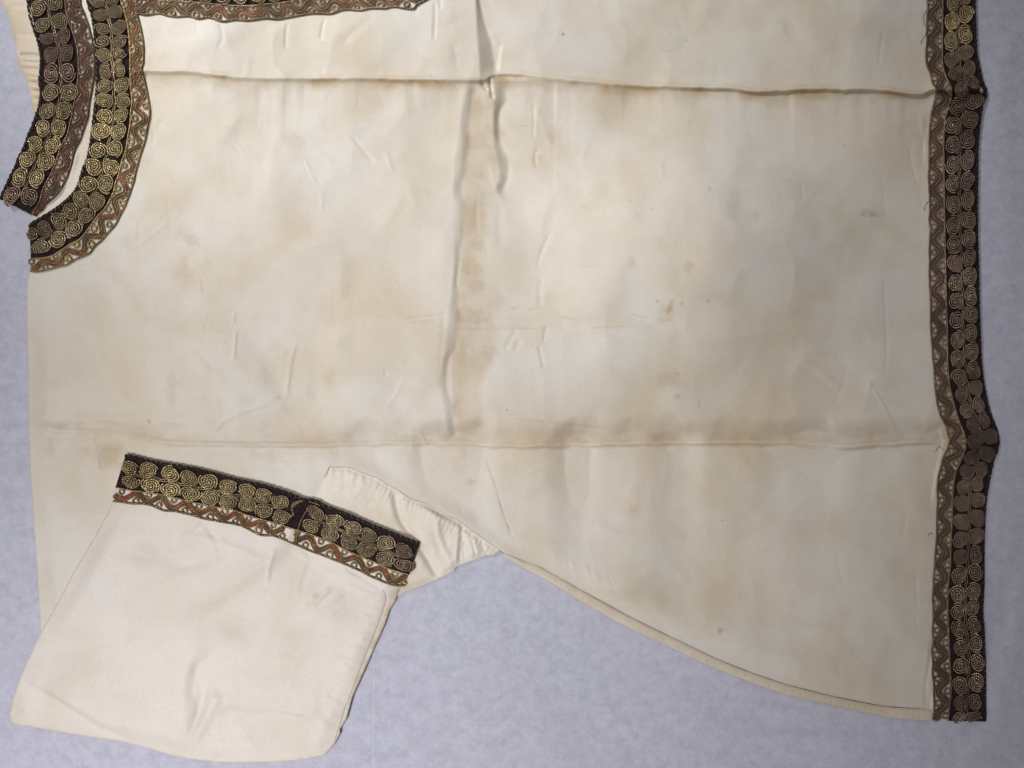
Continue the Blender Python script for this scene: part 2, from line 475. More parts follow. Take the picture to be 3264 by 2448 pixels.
B_out = [(60, -300), (76, -120), (87, 0), (95, 54), (108, 95), (122, 136), (130, 176), (129, 217), (125, 258), (130, 298), (125, 339), (115, 366), (103, 401), (89, 434), (73, 477), (58, 504), (49, 531), (35, 558), (22, 586), (9, 613), (1, 634)]
B_bor = [(180, -300), (196, -120), (206, 0), (214, 54), (233, 108), (247, 163), (249, 217), (248, 244), (245, 271), (236, 325), (225, 380), (212, 434), (202, 450), (190, 477), (176, 518), (160, 558), (138, 599), (127, 640), (111, 667), (104, 686)]
B_mea = [(228, -300), (244, -120), (255, 0), (267, 41), (282, 81), (294, 122), (298, 163), (302, 217), (301, 244), (294, 285), (285, 325), (277, 380), (260, 434), (254, 450), (241, 477), (228, 531), (209, 572), (195, 599), (176, 626), (144, 653), (119, 680), (112, 690)]
C_out = [(400, 1452), (419, 1454), (479, 1469), (544, 1481), (612, 1492), (680, 1508), (747, 1527), (802, 1538), (854, 1550), (922, 1572), (968, 1591), (1006, 1595), (1044, 1615), (1112, 1640), (1180, 1670), (1261, 1702), (1337, 1732)]
C_bor = [(368, 1553), (414, 1561), (463, 1568), (517, 1576), (560, 1587), (620, 1601), (680, 1614), (734, 1622), (788, 1641), (842, 1657), (895, 1671), (927, 1683), (990, 1702), (1058, 1729), (1125, 1763), (1193, 1790), (1234, 1810), (1304, 1832)]
C_mea = [(358, 1599), (408, 1605), (463, 1609), (495, 1617), (530, 1630), (571, 1633), (612, 1644), (680, 1660), (747, 1671), (788, 1686), (827, 1704), (868, 1709), (930, 1732), (963, 1746), (1030, 1773), (1098, 1800), (1166, 1830), (1234, 1860), (1261, 1868), (1283, 1867)]
T_bor = [(420, -8), (491, 0), (560, 3), (617, 6), (690, 13), (779, 18), (837, 14), (900, 8), (960, 0), (1060, -8), (1150, -16), (1250, -22), (1330, -36), (1400, -64)]
T_mea = [(438, 44), (461, 49), (505, 44), (544, 54), (590, 52), (632, 60), (660, 56), (708, 68), (750, 64), (793, 65), (837, 60), (885, 61), (920, 54), (961, 50), (990, 45), (1020, 44), (1058, 44), (1094, 31), (1146, 35), (1182, 28), (1226, 29), (1255, 23), (1314, 28), (1329, 15), (1358, 0), (1430, -36)]
T_out = [(x, y - 118) for x, y in T_bor]

stitch = [(1607, 1763), (1649, 1779), (1725, 1808), (1861, 1885), (2019, 1971), (2176, 2047), (2289, 2101), (2397, 2144), (2507, 2181), (2652, 2218), (2815, 2250), (2949, 2259), (2974, 2266)]
hem = [(1590, 1758), (1630, 1786), (1671, 1813), (1771, 1867), (1883, 1935), (1996, 1998), (2131, 2061), (2222, 2106), (2312, 2144), (2397, 2176), (2507, 2214), (2688, 2256), (2815, 2283), (2920, 2295), (2974, 2297)]
seam = [(1053, 1485), (1071, 1489), (1110, 1490), (1150, 1504), (1200, 1523), (1235, 1545), (1273, 1565), (1308, 1588), (1363, 1607), (1417, 1638), (1471, 1665), (1493, 1684), (1539, 1714), (1588, 1750), (1607, 1763)]
left_edge = [(94, 721), (97, 780), (98, 825), (95, 866), (90, 890), (88, 905), (86, 1011), (90, 1138), (92, 1349), (97, 1500), (109, 1681), (119, 1813), (126, 1946), (130, 2010)]
body_poly = [tuple(p) for p in catmull(F_out, 4)] + left_edge[1:] + [(200, 2060), (600, 2000), (900, 1800), (1008, 1600), (1028, 1540)] \
    + seam + stitch[1:] + [(2976, 2298), (3022, 2299), (3080, 2301)] + [tuple(p) for p in catmull(R_out, 4)[::-1]]
sleeve_bottom = [(1337, 1732), (1326, 1770), (1315, 1802), (1298, 1840), (1283, 1866), (1272, 1880), (1260, 1917), (1241, 1948), (1225, 1995), (1186, 2081), (1155, 2152), (1123, 2222), (1104, 2292), (1090, 2314), (1083, 2326), (1084, 2338), (1065, 2374), (1034, 2409), (983, 2419), (912, 2427), (795, 2431), (700, 2430), (600, 2419), (540, 2406), (488, 2390), (391, 2364), (234, 2341), (117, 2320), (50, 2311), (35, 2303), (31, 2273), (43, 2222), (66, 2152), (113, 2050), (129, 2015), (187, 1913), (234, 1823), (300, 1712), (345, 1630), (358, 1599), (368, 1553), (382, 1500)]
sleeve_poly = [tuple(p) for p in catmull(C_out, 4)] + sleeve_bottom[1:]
gusset_poly = [(1044, 1470), (1110, 1478), (1200, 1512), (1273, 1553), (1363, 1595), (1471, 1652), (1540, 1700), (1600, 1752), (1590, 1757), (1575, 1768), (1545, 1772), (1510, 1786), (1478, 1797), (1456, 1806), (1446, 1822), (1410, 1840), (1350, 1866), (1300, 1885), (1268, 1901), (1200, 1920), (1000, 1800), (985, 1600), (1015, 1560)]
back_poly = [tuple(p) for p in catmull(B_out, 4)] + [(10, 640), (50, 659), (100, 684), (112, 700), (104, 716), (150, 735), (240, 690), (330, 560), (350, 300), (345, -300)]
facing_poly = [(-22, -300), (-8, -120), (3, 0), (10, 18), (24, 40), (30, 66), (41, 99), (49, 129), (54, 179), (61, 209), (76, 235), (87, 259), (96, 294), (103, 333), (110, 366), (128, 366), (140, 300), (142, 200), (128, 100), (104, 0), (90, -120), (70, -300)]

# ------------------------------------------------------------------ height of the front panel
FB = Field(60, -300, 3230, 2320, 4)
U, V = FB.U, FB.V
h = 30 + 8.5 * vnoise(U, V, 340, 1) + 3.6 * vnoise(U, V, 150, 2) + .9 * vnoise(U, V, 60, 3)
rr_ = sm(1650, 2350, U)
h += rr_ * 135 * sm(230, 780, V) * (1 - sm(830, 1405, V)) * (1 - sm(2250, 2960, U)) + 16 * np.exp(-((U - 800) / 500) ** 2 - ((V - 900) / 420) ** 2)  # right-hand hump shaped to slope from the lamp, making the photographer's shadow
wu = U + 40 * vnoise(U, V, 120, 21); wv = V + 40 * vnoise(U, V, 120, 22)
h += 2.4 * (1 - np.abs(vnoise(wu, wv, 210, 4)) * 1.6) + .8 * (1 - np.abs(vnoise(wu, wv, 110, 6)) * 1.6)
FB.H = h
# folds across the garment
top_fold = catmull([(300, 224), (440, 224), (500, 226), (600, 226), (690, 236), (800, 246), (950, 248), (1100, 248), (1250, 250), (1400, 252), (1500, 254), (1535, 253), (1560, 244), (1590, 236), (1640, 235), (1700, 241), (1760, 247), (1850, 257), (1950, 266), (2060, 273), (2120, 272), (2200, 276), (2330, 279), (2370, 285), (2420, 289), (2480, 287), (2560, 283), (2660, 281), (2690, 284), (2720, 281), (2820, 285), (2900, 297), (2940, 296), (2968, 284), (3000, 283), (3200, 290)], 8)
low_fold = catmull([(60, 1372), (130, 1368), (250, 1374), (330, 1376), (430, 1390), (560, 1412), (700, 1414), (850, 1416), (1000, 1417), (1160, 1413), (1300, 1411), (1440, 1412), (1600, 1419), (1780, 1418), (1900, 1416), (2000, 1412), (2130, 1410), (2300, 1409), (2440, 1409), (2560, 1413), (2680, 1421), (2780, 1417), (2880, 1410), (2960, 1407), (3060, 1404), (3200, 1402)], 8)
ft = np.interp(U, top_fold[:, 0], top_fold[:, 1]) + 1.6 * vnoise(U, V * 0, 22, 51)
d = V - ft
rt = sm(1900, 2350, U)
jag = 1 + .5 * vnoise(U, V * 0 + 9, 90, 52)
Aa = 3.8 + 7.5 * rt + 2 * np.exp(-((U - 1600) / 140) ** 2) + 7 * sm(2950, 3000, U)
wd = 17 - 1 * rt
dip = (4.5 + 2.5 * rt) * jag
FB.H += np.where(d < 0, Aa * np.exp(d / (11 + 9 * rt)), Aa * (1 - sm(0, 1, d / wd)))
jag = .3 + .7 * sm(-.5, .6, vnoise(U, V * 0 + 9, 110, 52) + .5 * vnoise(U, V * 0 + 2, 30, 55))
FB.H -= np.where(d > 0, 12 * (1 - np.exp(-np.maximum(d, 0) / (16 + 46 * jag))) * np.exp(-np.maximum(d, 0) / 500), 0)
fl = np.interp(U, low_fold[:, 0], low_fold[:, 1]) + 2.0 * vnoise(U, V * 0 + 3, 26, 53)
d = V - fl
ll = sm(300, 1900, U)
jag = 1 + .45 * vnoise(U, V * 0 + 5, 110, 54)
lamp = 8.0 + 13.0 * ll
FB.H += -lamp * jag * sm(-88 - 20 * vnoise(U, V * 0, 60, 56), -10, d) * np.where(d > 0, np.exp(-np.maximum(d, 0) / 260), 1)
FB.H += (5.0 + 6 * sm(2100, 3000, U) - 3.0 * sm(900, 200, U)) * np.exp(-((d - 2) / (6.0 + 3.5 * sm(2000, 2900, U))) ** 2)
FB.H -= (.8 + 4.5 * sm(1700, 2600, U)) * np.exp(-((d - 22) / 12) ** 2)
FB.H += 10 * sm(2990, 3060, U) * np.exp(-((V - 1400) / 60) ** 2)
# second small fold line on the left, above the cuff
FB.step_crease([(90, 1335), (250, 1338), (400, 1336), (520, 1340), (640, 1352)], -5, 28, 50)
# the lengthwise pleat
x0 = np.interp(V, [-300, 0, 60, 120, 190, 260], [1512, 1517, 1519, 1522, 1528, 1531])
x1 = x0 + np.interp(V, [-300, 0, 60, 140, 240, 262], [2, 3, 14, 36, 42, 30])
t_ = np.clip((U - x0) / (x1 - x0 + 7), 0, 1)
pre = 6 * np.exp(np.minimum(U - x0, 0) / 90)
FB.H += np.where(V < 300, (pre * (1 - t_) - (5 + .26 * (x1 - x0)) * t_ * np.exp(-np.maximum(U - x1, 0) / 130)) * (1 - sm(245, 258, V)), 0)
FB.step_crease([(1563, 258), (1567, 300), (1570, 360), (1573, 430), (1580, 500), (1590, 560), (1582, 590), (1566, 622)][::-1], 10.5, 34, 60, .10)
FB.step_crease([(1500, 258), (1480, 300), (1466, 380), (1459, 470), (1449, 500), (1444, 560), (1442, 660), (1444, 740), (1446, 850), (1436, 930), (1424, 1000), (1414, 1060), (1408, 1150), (1406, 1220), (1412, 1300), (1422, 1360), (1436, 1412)][::-1], 8.5, 34, 120, .025)
FB.ridge([(1408, 985), (1414, 1040), (1410, 1110), (1408, 1200), (1412, 1280)], -1.6, 10)
FB.ridge([(1595, 640), (1590, 720), (1600, 800)], -1.2, 14)
FB.step_crease([(1592, 140), (1588, 180), (1580, 225)][::-1], -3, 14, 24)
FB.ridge([(1530, 254), (1545, 278), (1558, 290)], -6, 6)
FB.ridge([(1561, 240), (1564, 275), (1572, 322)], -7, 5)
# creases and wrinkles seen in the photograph
for pl, A, wd_ in [
    ([(492, 310), (489, 380), (484, 450)], -5, 8), ([(516, 376), (498, 420), (482, 466)], -5, 7), ([(475, 500), (462, 570), (440, 640)], -3, 12),
    ([(443, 650), (434, 720), (430, 810), (433, 880)], 4, 6), ([(437, 790), (480, 752), (540, 702)], 4, 4), ([(299, 790), (303, 850), (300, 940)], 4, 6),
    ([(299, 960), (303, 1090), (354, 1200), (409, 1306), (440, 1350)], -7, 28), ([(215, 870), (190, 930), (180, 1000)], 3, 8),
    ([(440, 220), (470, 236), (500, 300)], -3, 12), ([(967, 497), (985, 540), (1009, 592)], 3, 4), ([(1118, 425), (1150, 470), (1196, 526)], -4, 9),
    ([(655, 800), (668, 835), (690, 870)], -3, 6), ([(640, 878), (645, 905), (652, 945)], -4, 5), ([(749, 990), (742, 1035)], 5, 5), ([(752, 1044), (749, 1090), (744, 1160)], 5, 5),
    ([(945, 1080), (925, 1160), (912, 1270)], 8, 9), ([(660, 1390), (690, 1365), (725, 1335), (790, 1308), (840, 1290), (890, 1275)], 6, 7), ([(900, 1300), (930, 1298), (965, 1293)], -5, 6),
    ([(930, 1265), (980, 1262), (1015, 1285)], 3, 8), ([(620, 1100), (650, 1140), (690, 1190)], -4, 14), ([(810, 1060), (850, 1150), (880, 1250)], -3, 30),
    ([(918, 72), (911, 110), (912, 160)], -5, 6), ([(1037, 58), (1027, 90), (1022, 130)], -5, 5), ([(1386, 0), (1386, 60), (1382, 135)], -5, 4), ([(1402, -10), (1404, 35)], -4, 3),
    ([(1326, 22), (1322, 45)], -3, 4), ([(1200, 40), (1130, 100), (1080, 150)], -3, 16), ([(700, 60), (708, 120), (690, 170)], -3, 8), ([(620, 60), (640, 120)], -2.5, 10),
    ([(1718, 470), (1706, 495), (1710, 535)], -4, 4), ([(1700, 320), (1702, 400), (1698, 450)], -3, 4), ([(1762, 728), (1745, 760), (1728, 800), (1708, 860)], -4.5, 6), ([(1730, 880), (1720, 930), (1725, 985)], -4, 10),
    ([(1742, 1035), (1737, 1060), (1733, 1092)], -5.5, 4), ([(1716, 1095), (1724, 1130), (1735, 1178)], -4.5, 5), ([(1650, 1040), (1630, 1080), (1605, 1120)], -4, 9), ([(1512, 1100), (1570, 1118), (1630, 1135)], 2.2, 4),
    ([(1285, 1016), (1350, 1008), (1440, 998)], -3, 3), ([(1300, 1030), (1400, 1018)], -2, 3), ([(1430, 1048), (1600, 1046), (1730, 1048), (1900, 1046)], -2, 3), ([(1630, 985), (1730, 983)], -2, 3),
    ([(1790, 1008), (1830, 1018), (1866, 1027)], -4, 3.5), ([(1640, 1335), (1800, 1352), (1960, 1370)], -2.5, 4), ([(1292, 1190), (1265, 1250), (1225, 1310)], 3, 5), ([(1228, 1175), (1229, 1200)], -3, 4),
    ([(2818, 850), (2822, 1000), (2826, 1120), (2822, 1240)], -2.6, 5), ([(2775, 1230), (2815, 1290), (2860, 1385)], 4, 5), ([(2500, 1110), (2590, 1165), (2690, 1250)], 5.5, 14), ([(2540, 1170), (2620, 1215), (2680, 1265)], -3.5, 10),
    ([(2899, 455), (2905, 520), (2925, 590)], -3.5, 5), ([(2936, 360), (2942, 420), (2955, 450)], 4, 8), ([(2925, 620), (2945, 660)], -2.5, 5), ([(2556, 585), (2558, 640)], -3, 5),
    ([(2818, 90), (2808, 150), (2800, 210)], -3, 6), ([(2938, 20), (2948, 80), (2935, 140)], -3, 5), ([(2880, 80), (2910, 130)], -3, 12),
    ([(2890, 1630), (2882, 1680), (2878, 1720)], -3, 7), ([(2920, 1830), (2922, 1900), (2926, 1940)], -3.5, 6), ([(2918, 1960), (2925, 2010)], -3, 5), ([(2972, 2020), (2962, 2110), (2950, 2190), (2948, 2258)], -7, 5),
    ([(2800, 1960), (2840, 2040), (2820, 2120)], -3, 22), ([(2680, 2100), (2670, 2160)], -2.5, 8), ([(1655, 1740), (1680, 1790), (1700, 1810)], 3, 5), ([(1820, 1780), (1838, 1850)], 3, 7), ([(1860, 1790), (1890, 1870)], 3, 7), ([(1890, 1810), (1910, 1880)], 2.5, 7),
    ([(1543, 1455), (1580, 1552), (1600, 1625), (1632, 1710), (1665, 1760)], -2.2, 3.5), ([(1460, 1600), (1478, 1650)], -2.5, 5), ([(1437, 1418), (1448, 1470), (1465, 1520)], -3, 7),
    ([(830, 1480), (1000, 1470)], 2, 8), ([(560, 1460), (700, 1500), (900, 1510)], 2, 10), ([(400, 1420), (600, 1408), (760, 1424)], 3, 10)]:
    FB.ridge(pl, A * .38, max(4.5, wd_ * .85))
for _ in range(70):                                       # faint straight creases from handling
    cu_, cv_ = random.uniform(300, 2900), random.uniform(40, 1950)
    an_ = random.choice([math.pi / 2, math.pi / 2, 0, random.uniform(0, math.pi)]) + random.uniform(-.35, .35); ln_ = random.uniform(40, 170)
    dx_, dy_ = math.cos(an_) * ln_ / 2, math.sin(an_) * ln_ / 2; k_ = random.uniform(-.12, .12) * ln_
    FB.ridge([(cu_ - dx_, cv_ - dy_), (cu_ - dy_ * k_ / ln_, cv_ + dx_ * k_ / ln_), (cu_ + dx_, cv_ + dy_)], random.choice([-1, 1]) * random.uniform(.4, 1.1), random.uniform(4, 11))
for a in [(2400, 70, 80, 40, 10, -4), (2540, 120, 30, 60, -30, -4), (2840, 130, 60, 45, 10, -4), (640, 660, 90, 60, 0, -3), (760, 560, 120, 90, 20, -4), (1080, 640, 120, 50, 20, -4), (560, 960, 60, 60, 0, -4), (420, 980, 40, 60, 0, -4),
          (900, 1190, 60, 70, 0, -5), (1010, 1240, 40, 60, 20, -4), (2700, 1000, 150, 110, 10, 6), (2350, 1180, 220, 120, 20, 5), (2480, 740, 150, 90, 0, 4), (2250, 520, 160, 80, 0, 4), (2700, 520, 130, 100, 0, 4), (1900, 700, 160, 130, 0, 3), (1300, 1650, 120, 60, 20, 3)]:
    FB.bump(*a)
# free edges sink towards the tissue
dE, _, _, _, _ = seg_dist(U, V, body_poly, True)
inb = inside(U, V, body_poly)
dI = np.where(inb, dE, 0)
d0, _, _, _, _ = seg_dist(U, V, F_out)
edge_h = 4.5 + 9.5 * np.exp(-(d0 / 60) ** 2) * sm(760, 640, V)
d1, _, _, _, _ = seg_dist(U, V, seam); edge_h += 6 * np.exp(-(d1 / 40) ** 2)
d2, _, _, _, _ = seg_dist(U, V, stitch); edge_h += 1.5 * np.exp(-(d2 / 30) ** 2)
dR, _, _, _, _ = seg_dist(U, V, R_out)
FB.H -= 17 * (1 - sm(110, 430, np.maximum(dI, 0)))
nearband = np.minimum(d0, dR) < 170
FB.H = np.maximum(FB.H, np.where(nearband, edge_h + 1.5, 3))
wE = np.where(nearband, 15., 62.)
FB.H = edge_h + (FB.H - edge_h) * sm(0, 1, np.maximum(dI, 0) / wE)
# stains; also thin grey lines along creases and seams
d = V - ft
FB.C[..., 0] = np.maximum(FB.C[..., 0], .48 * rt * sm(0, 3, d) * sm(wd + 3, wd - 2, d))  # brown painted into the drop for the shadow under the fold's overhang
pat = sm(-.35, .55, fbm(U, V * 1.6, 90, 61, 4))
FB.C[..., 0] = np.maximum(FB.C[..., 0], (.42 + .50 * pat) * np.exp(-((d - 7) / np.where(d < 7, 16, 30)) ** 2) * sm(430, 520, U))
FB.C[..., 0] = np.maximum(FB.C[..., 0], .30 * sm(-.1, .7, fbm(U, V, 60, 62, 4)) * np.exp(-((d - 28) / 34) ** 2))
for u_, s_, a_ in [(960, 30, .5), (1180, 60, .55), (1300, 40, .6), (1370, 35, .7), (1640, 60, .5), (1790, 80, .7), (1870, 50, .6), (2080, 60, .4), (2700, 200, .25)]:
    FB.C[..., 0] = np.maximum(FB.C[..., 0], a_ * np.exp(-((U - u_) / s_) ** 2) * np.exp(-((d - 9) / 11) ** 2) * (.7 + .5 * vnoise(U, V, 14, 63)))
d = V - fl
FB.C[..., 0] = np.maximum(FB.C[..., 0], (.20 + .14 * ll + .26 * sm(-.5, .8, fbm(U, V * 1.5, 80, 64, 4))) * np.where(d > 0, np.exp(-(d / 12) ** 2), np.exp(-(d / (44 + 24 * ll)) ** 2)))
FB.C[..., 0] = np.maximum(FB.C[..., 0], .34 * sm(-.2, .5, fbm(U, V, 45, 65, 3)) * np.exp(-((d - 10) / 8) ** 2))
xl_ = np.interp(V, [300, 380, 470, 560, 740, 850, 930, 1000, 1060, 1150, 1300, 1412], [1478, 1466, 1460, 1446, 1446, 1450, 1440, 1432, 1424, 1420, 1424, 1440]) + 20
xr_ = np.interp(V, [260, 540, 640, 760, 880, 960, 1020, 1100, 1250, 1400], [1576, 1584, 1545, 1530, 1548, 1580, 1545, 1560, 1520, 1540]) + 26 * fbm(U, V, 70, 67, 3)
band_ = sm(-7, 5, U - xl_) * sm(34, -14, U - xr_) * sm(266, 330, V) * sm(1420, 1360, V)
FB.C[..., 0] = np.maximum(FB.C[..., 0], band_ * (.30 + .20 * sm(-.2, .6, fbm(U, V, 55, 66, 3)) + .10 * np.exp(-((U - xl_ - 22) / 16) ** 2)))
for a in [(605, 760, 42, 20, 30, .34), (590, 870, 26, 62, -10, .34), (2130, 988, 12, 34, 25, .75), (2122, 1000, 26, 50, 20, .30), (2097, 961, 6, 7, 0, .7), (2258, 963, 9, 9, 0, .55), (2198, 848, 20, 24, 10, .40), (2014, 834, 16, 30, 0, .30), (2173, 968, 9, 11, 0, .45),
          (2140, 900, 34, 90, 0, .20), (2148, 1100, 26, 70, 0, .22), (2335, 655, 26, 44, 0, .26), (2400, 690, 24, 22, 0, .22), (2505, 92, 16, 16, 0, .42), (1760, 430, 30, 36, 0, .20), (1045, 1210, 28, 42, 0, .30),
          (360, 1440, 66, 48, 10, .50), (268, 1430, 40, 40, 0, .28), (160, 1425, 20, 44, 0, .30), (550, 1250, 24, 62, 0, .26), (940, 460, 42, 70, -30, .22), (2014, 1625, 34, 24, 0, .30), (1720, 520, 40, 30, 0, .15),
          (1490, 1030, 50, 90, 0, .26), (1500, 960, 60, 60, 10, .26), (1500, 830, 46, 70, 0, .30), (1480, 1180, 36, 60, 0, .30), (1470, 1250, 16, 60, 0, .22), (1560, 960, 30, 26, 0, .26), (2780, 1390, 60, 26, 0, .35), (3000, 1405, 60, 22, 0, .3),
          (2640, 920, 50, 60, 0, .14), (2185, 30, 16, 40, 0, .2), (2160, 85, 14, 34, 0, .22), (900, 1370, 110, 40, 0, .18), (840, 1450, 80, 30, 0, .22), (1050, 1430, 60, 34, 0, .26), (300, 960, 60, 90, 0, .13), (250, 1080, 30, 30, 0, .12), (2100, 1900, 40, 40, 0, .16), (2250, 1880, 140, 90, 0, .10), (2720, 2080, 40, 40, 0, .16), (1500, 1540, 18, 16, 0, .34), (1460, 1490, 30, 40, 0, .16)]:
    FB.stain(*a)
for a in [(2780, 684, 44, 15, 8, .50), (2150, 1215, 46, 40, 0, .30), (2160, 1192, 12, 8, 0, .5), (2156, 1262, 14, 14, 0, .4), (2295, 2010, 10, 14, 20, .6), (2410, 66, 50, 40, 0, .12), (2495, 70, 40, 30, 0, .14), (2230, 960, 60, 60, 0, .1), (780, 1270, 30, 24, 0, .1), (885, 1268, 14, 9, 0, .35),
          (2228, 1285, 4, 16, 0, .5), (2779, 1225, 4, 14, 0, .4), (2070, 470, 60, 40, 0, .10), (2400, 470, 60, 50, 0, .14), (2390, 500, 30, 30, 0, .12), (2040, 690, 20, 14, 40, .18), (2263, 600, 5, 10, 20, .4), (2196, 390, 8, 12, 0, .28), (1480, 1445, 12, 30, 0, .2)]:
    FB.stain(*a, ch=1)
for a in [(1796, 109, 4.5, 5, 0, .8), (1617, 1307, 4, 4, 0, .7), (2303, 1659, 4, 4, 0, .6), (475, 1345, 5, 9, 0, .45), (2078, 668, 4, 5, 0, .35), (2219, 705, 4, 5, 0, .3), (2134, 162, 4, 4, 0, .3), (2693, 465, 4, 4, 0, .35), (2692, 608, 4, 4, 0, .3), (2703, 1340, 4, 4, 0, .25), (2255, 1970, 4, 4, 0, .25), (2010, 640, 4, 5, 0, .3), (1370, 240, 4, 5, 0, .4), (1940, 300, 4, 4, 0, .3), (2187, 128, 5, 5, 0, .35), (2140, 108, 4, 4, 0, .2), (1412, 254, 5, 4, 0, .4), (2605, 1835, 4, 5, 0, .2)]:
    FB.stain(*a, ch=2, rough=.2)
FB.line([(313, 1440), (317, 1470), (322, 1500)], 2, .35, 3.5)
FB.line([(1543, 1455), (1580, 1552), (1600, 1625), (1632, 1710)], 1, .60, 3.2)
for pl in ([(1285, 1016), (1350, 1008), (1440, 998)], [(1300, 1030), (1400, 1018)], [(1430, 1047), (1600, 1046), (1740, 1048)], [(1790, 1008), (1866, 1027)], [(1640, 1335), (1800, 1352), (1960, 1370)], [(1620, 985), (1725, 983)], [(2008, 1002), (2060, 1012), (2150, 1022)], [(1880, 1045), (2000, 1040)], [(1840, 850), (1900, 846)], [(1617, 400), (1720, 400)]):
    FB.line(pl, 1, .30, 2.6)
FB.line(stitch, 1, .30, 4)
FB.line([(2972, 2020), (2962, 2110), (2950, 2190), (2948, 2258)], 1, .40, 4)
FB.line(seam, 1, .25, 5)
for pl in ([(1386, 0), (1386, 60), (1382, 135)], [(1561, 240), (1564, 275), (1572, 322)], [(1742, 1035), (1733, 1092)], [(2860, 1385), (2815, 1290)], [(300, 1390), (310, 1420), (355, 1440)]):
    FB.line(pl, 1, .28, 3)

FB.C[..., 0] = np.maximum(FB.C[..., 0], .13 * np.exp(-((V - ft - 20) / 90) ** 2) * (.8 + .5 * fbm(U, V, 120, 68, 3)))
FB.C[..., 0] = np.maximum(FB.C[..., 0], .15 * np.exp(-((V - fl + 25) / 85) ** 2) * (.8 + .5 * fbm(U, V, 120, 69, 3)))
for f_ in (ft, fl):  # colour lightened in a thin line: the highlight on each fold crest
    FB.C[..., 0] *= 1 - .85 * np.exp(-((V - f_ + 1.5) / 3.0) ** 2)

# ------------------------------------------------------------------ other layers
FK = Field(-60, -300, 360, 760, 4)                       # back of the neck
FK.H = 6 + 1.5 * vnoise(FK.U, FK.V, 90, 71) + .7 * vnoise(FK.U, FK.V, 40, 72)
FK.bump(255, 550, 22, 120, 18, 3); FK.ridge([(250, 470), (220, 570), (170, 640)], 4, 7); FK.ridge([(235, 530), (200, 610), (150, 665)], -3, 7)
FK.bump(150, 115, 60, 16, 10, -5); FK.bump(150, 92, 60, 10, 10, 3)
dk = np.where(inside(FK.U, FK.V, back_poly), seg_dist(FK.U, FK.V, back_poly, True)[0], 0)
FK.H = 3.5 + (FK.H - 3.5) * sm(0, 25, dk)
FK.C[..., 0] = .10

FN = Field(-60, -300, 180, 400, 4)                       # turned facing at the neck
FN.H[:] = 7 + .6 * vnoise(FN.U, FN.V, 30, 73)
for y, a_ in ((22, .5), (110, .5), (178, 2.6), (196, .6), (222, 1.6), (246, .6), (266, 2.6), (290, 2.4), (318, 1.2), (345, 1.0)):
    FN.ridge([(30 + y * .2, y - 3), (80 + y * .14, y + random.uniform(-3, 3)), (140, y)], -a_ * 2.0, random.uniform(4, 6), .02)
    FN.ridge([(30 + y * .2, y + 9), (80 + y * .14, y + 12), (140, y + 11)], a_ * .9, 7, .02)
    if a_ > 1.5: FN.line([(40 + y * .16, y - 1), (90 + y * .1, y), (140, y)], 1, .42, 2.5)
dn = np.where(inside(FN.U, FN.V, facing_poly), seg_dist(FN.U, FN.V, facing_poly, True)[0], 0)
FN.H = 2.5 + (FN.H - 2.5) * sm(0, 16, dn)
FN.C[..., 0] = np.maximum(.12 + .2 * vnoise(FN.U, FN.V, 40, 74), .45 * np.exp(-(dn / 9) ** 2) * sm(-.2, .4, vnoise(FN.U, FN.V, 30, 75)))

FG = Field(960, 1450, 1640, 1940, 4)                     # underarm piece
u, v = FG.U, FG.V
FG.H = 12 + 1.6 * vnoise(u, v, 80, 81) + 1.2 * (1 - 2 * np.abs(vnoise(u, v, 46, 82)))
ds, _, ar, _, _ = seg_dist(u, v, seam)
gath = np.sin(ar * 2 * np.pi * 42 + 2.2 * vnoise(u, v, 60, 83))
FG.H += 3.3 * gath * np.exp(-ds / 26) * sm(.22, .32, ar)
FG.H += 1.6 * np.sin(ar * 2 * np.pi * 24) * np.exp(-ds / 40) * sm(.5, .2, ar)
FG.ridge([(1262, 1562), (1268, 1625), (1300, 1690), (1340, 1745), (1400, 1840)], -11, 13, .05)
FG.bump(1370, 1680, 50, 95, 25, 12)
FG.step_crease([(1462, 1672), (1456, 1740), (1453, 1820)][::-1], 12, 14, 26, .05)
FG.ridge([(1395, 1640), (1400, 1710), (1440, 1800)], 4, 9); FG.ridge([(1478, 1690), (1500, 1740), (1508, 1785)], 6, 8, .05); FG.ridge([(1508, 1712), (1520, 1750), (1525, 1780)], 5, 7, .05)
FG.ridge([(1490, 1700), (1480, 1750), (1484, 1790)], -4, 6); FG.ridge([(1536, 1715), (1540, 1745), (1556, 1770)], -4, 4, .05)
FG.ridge([(1130, 1500), (1110, 1540), (1060, 1560)], 2.5, 9); FG.ridge([(1170, 1530), (1140, 1570), (1100, 1590)], 2.5, 9)
dg = np.where(inside(u, v, gusset_poly), seg_dist(u, v, gusset_poly, True)[0], 0)
FG.H = np.maximum(FG.H, 4)
FG.H = 5 + (FG.H - 5) * sm(0, 24, dg)
FG.H = np.where(dg > 0, 9.4 + (FG.H - 9.4) * sm(2, 20, ds), FG.H)
FG.line(seam[5:], 1, .20, 3)
FG.stain(1150, 1620, 60, 40, 20, .15)

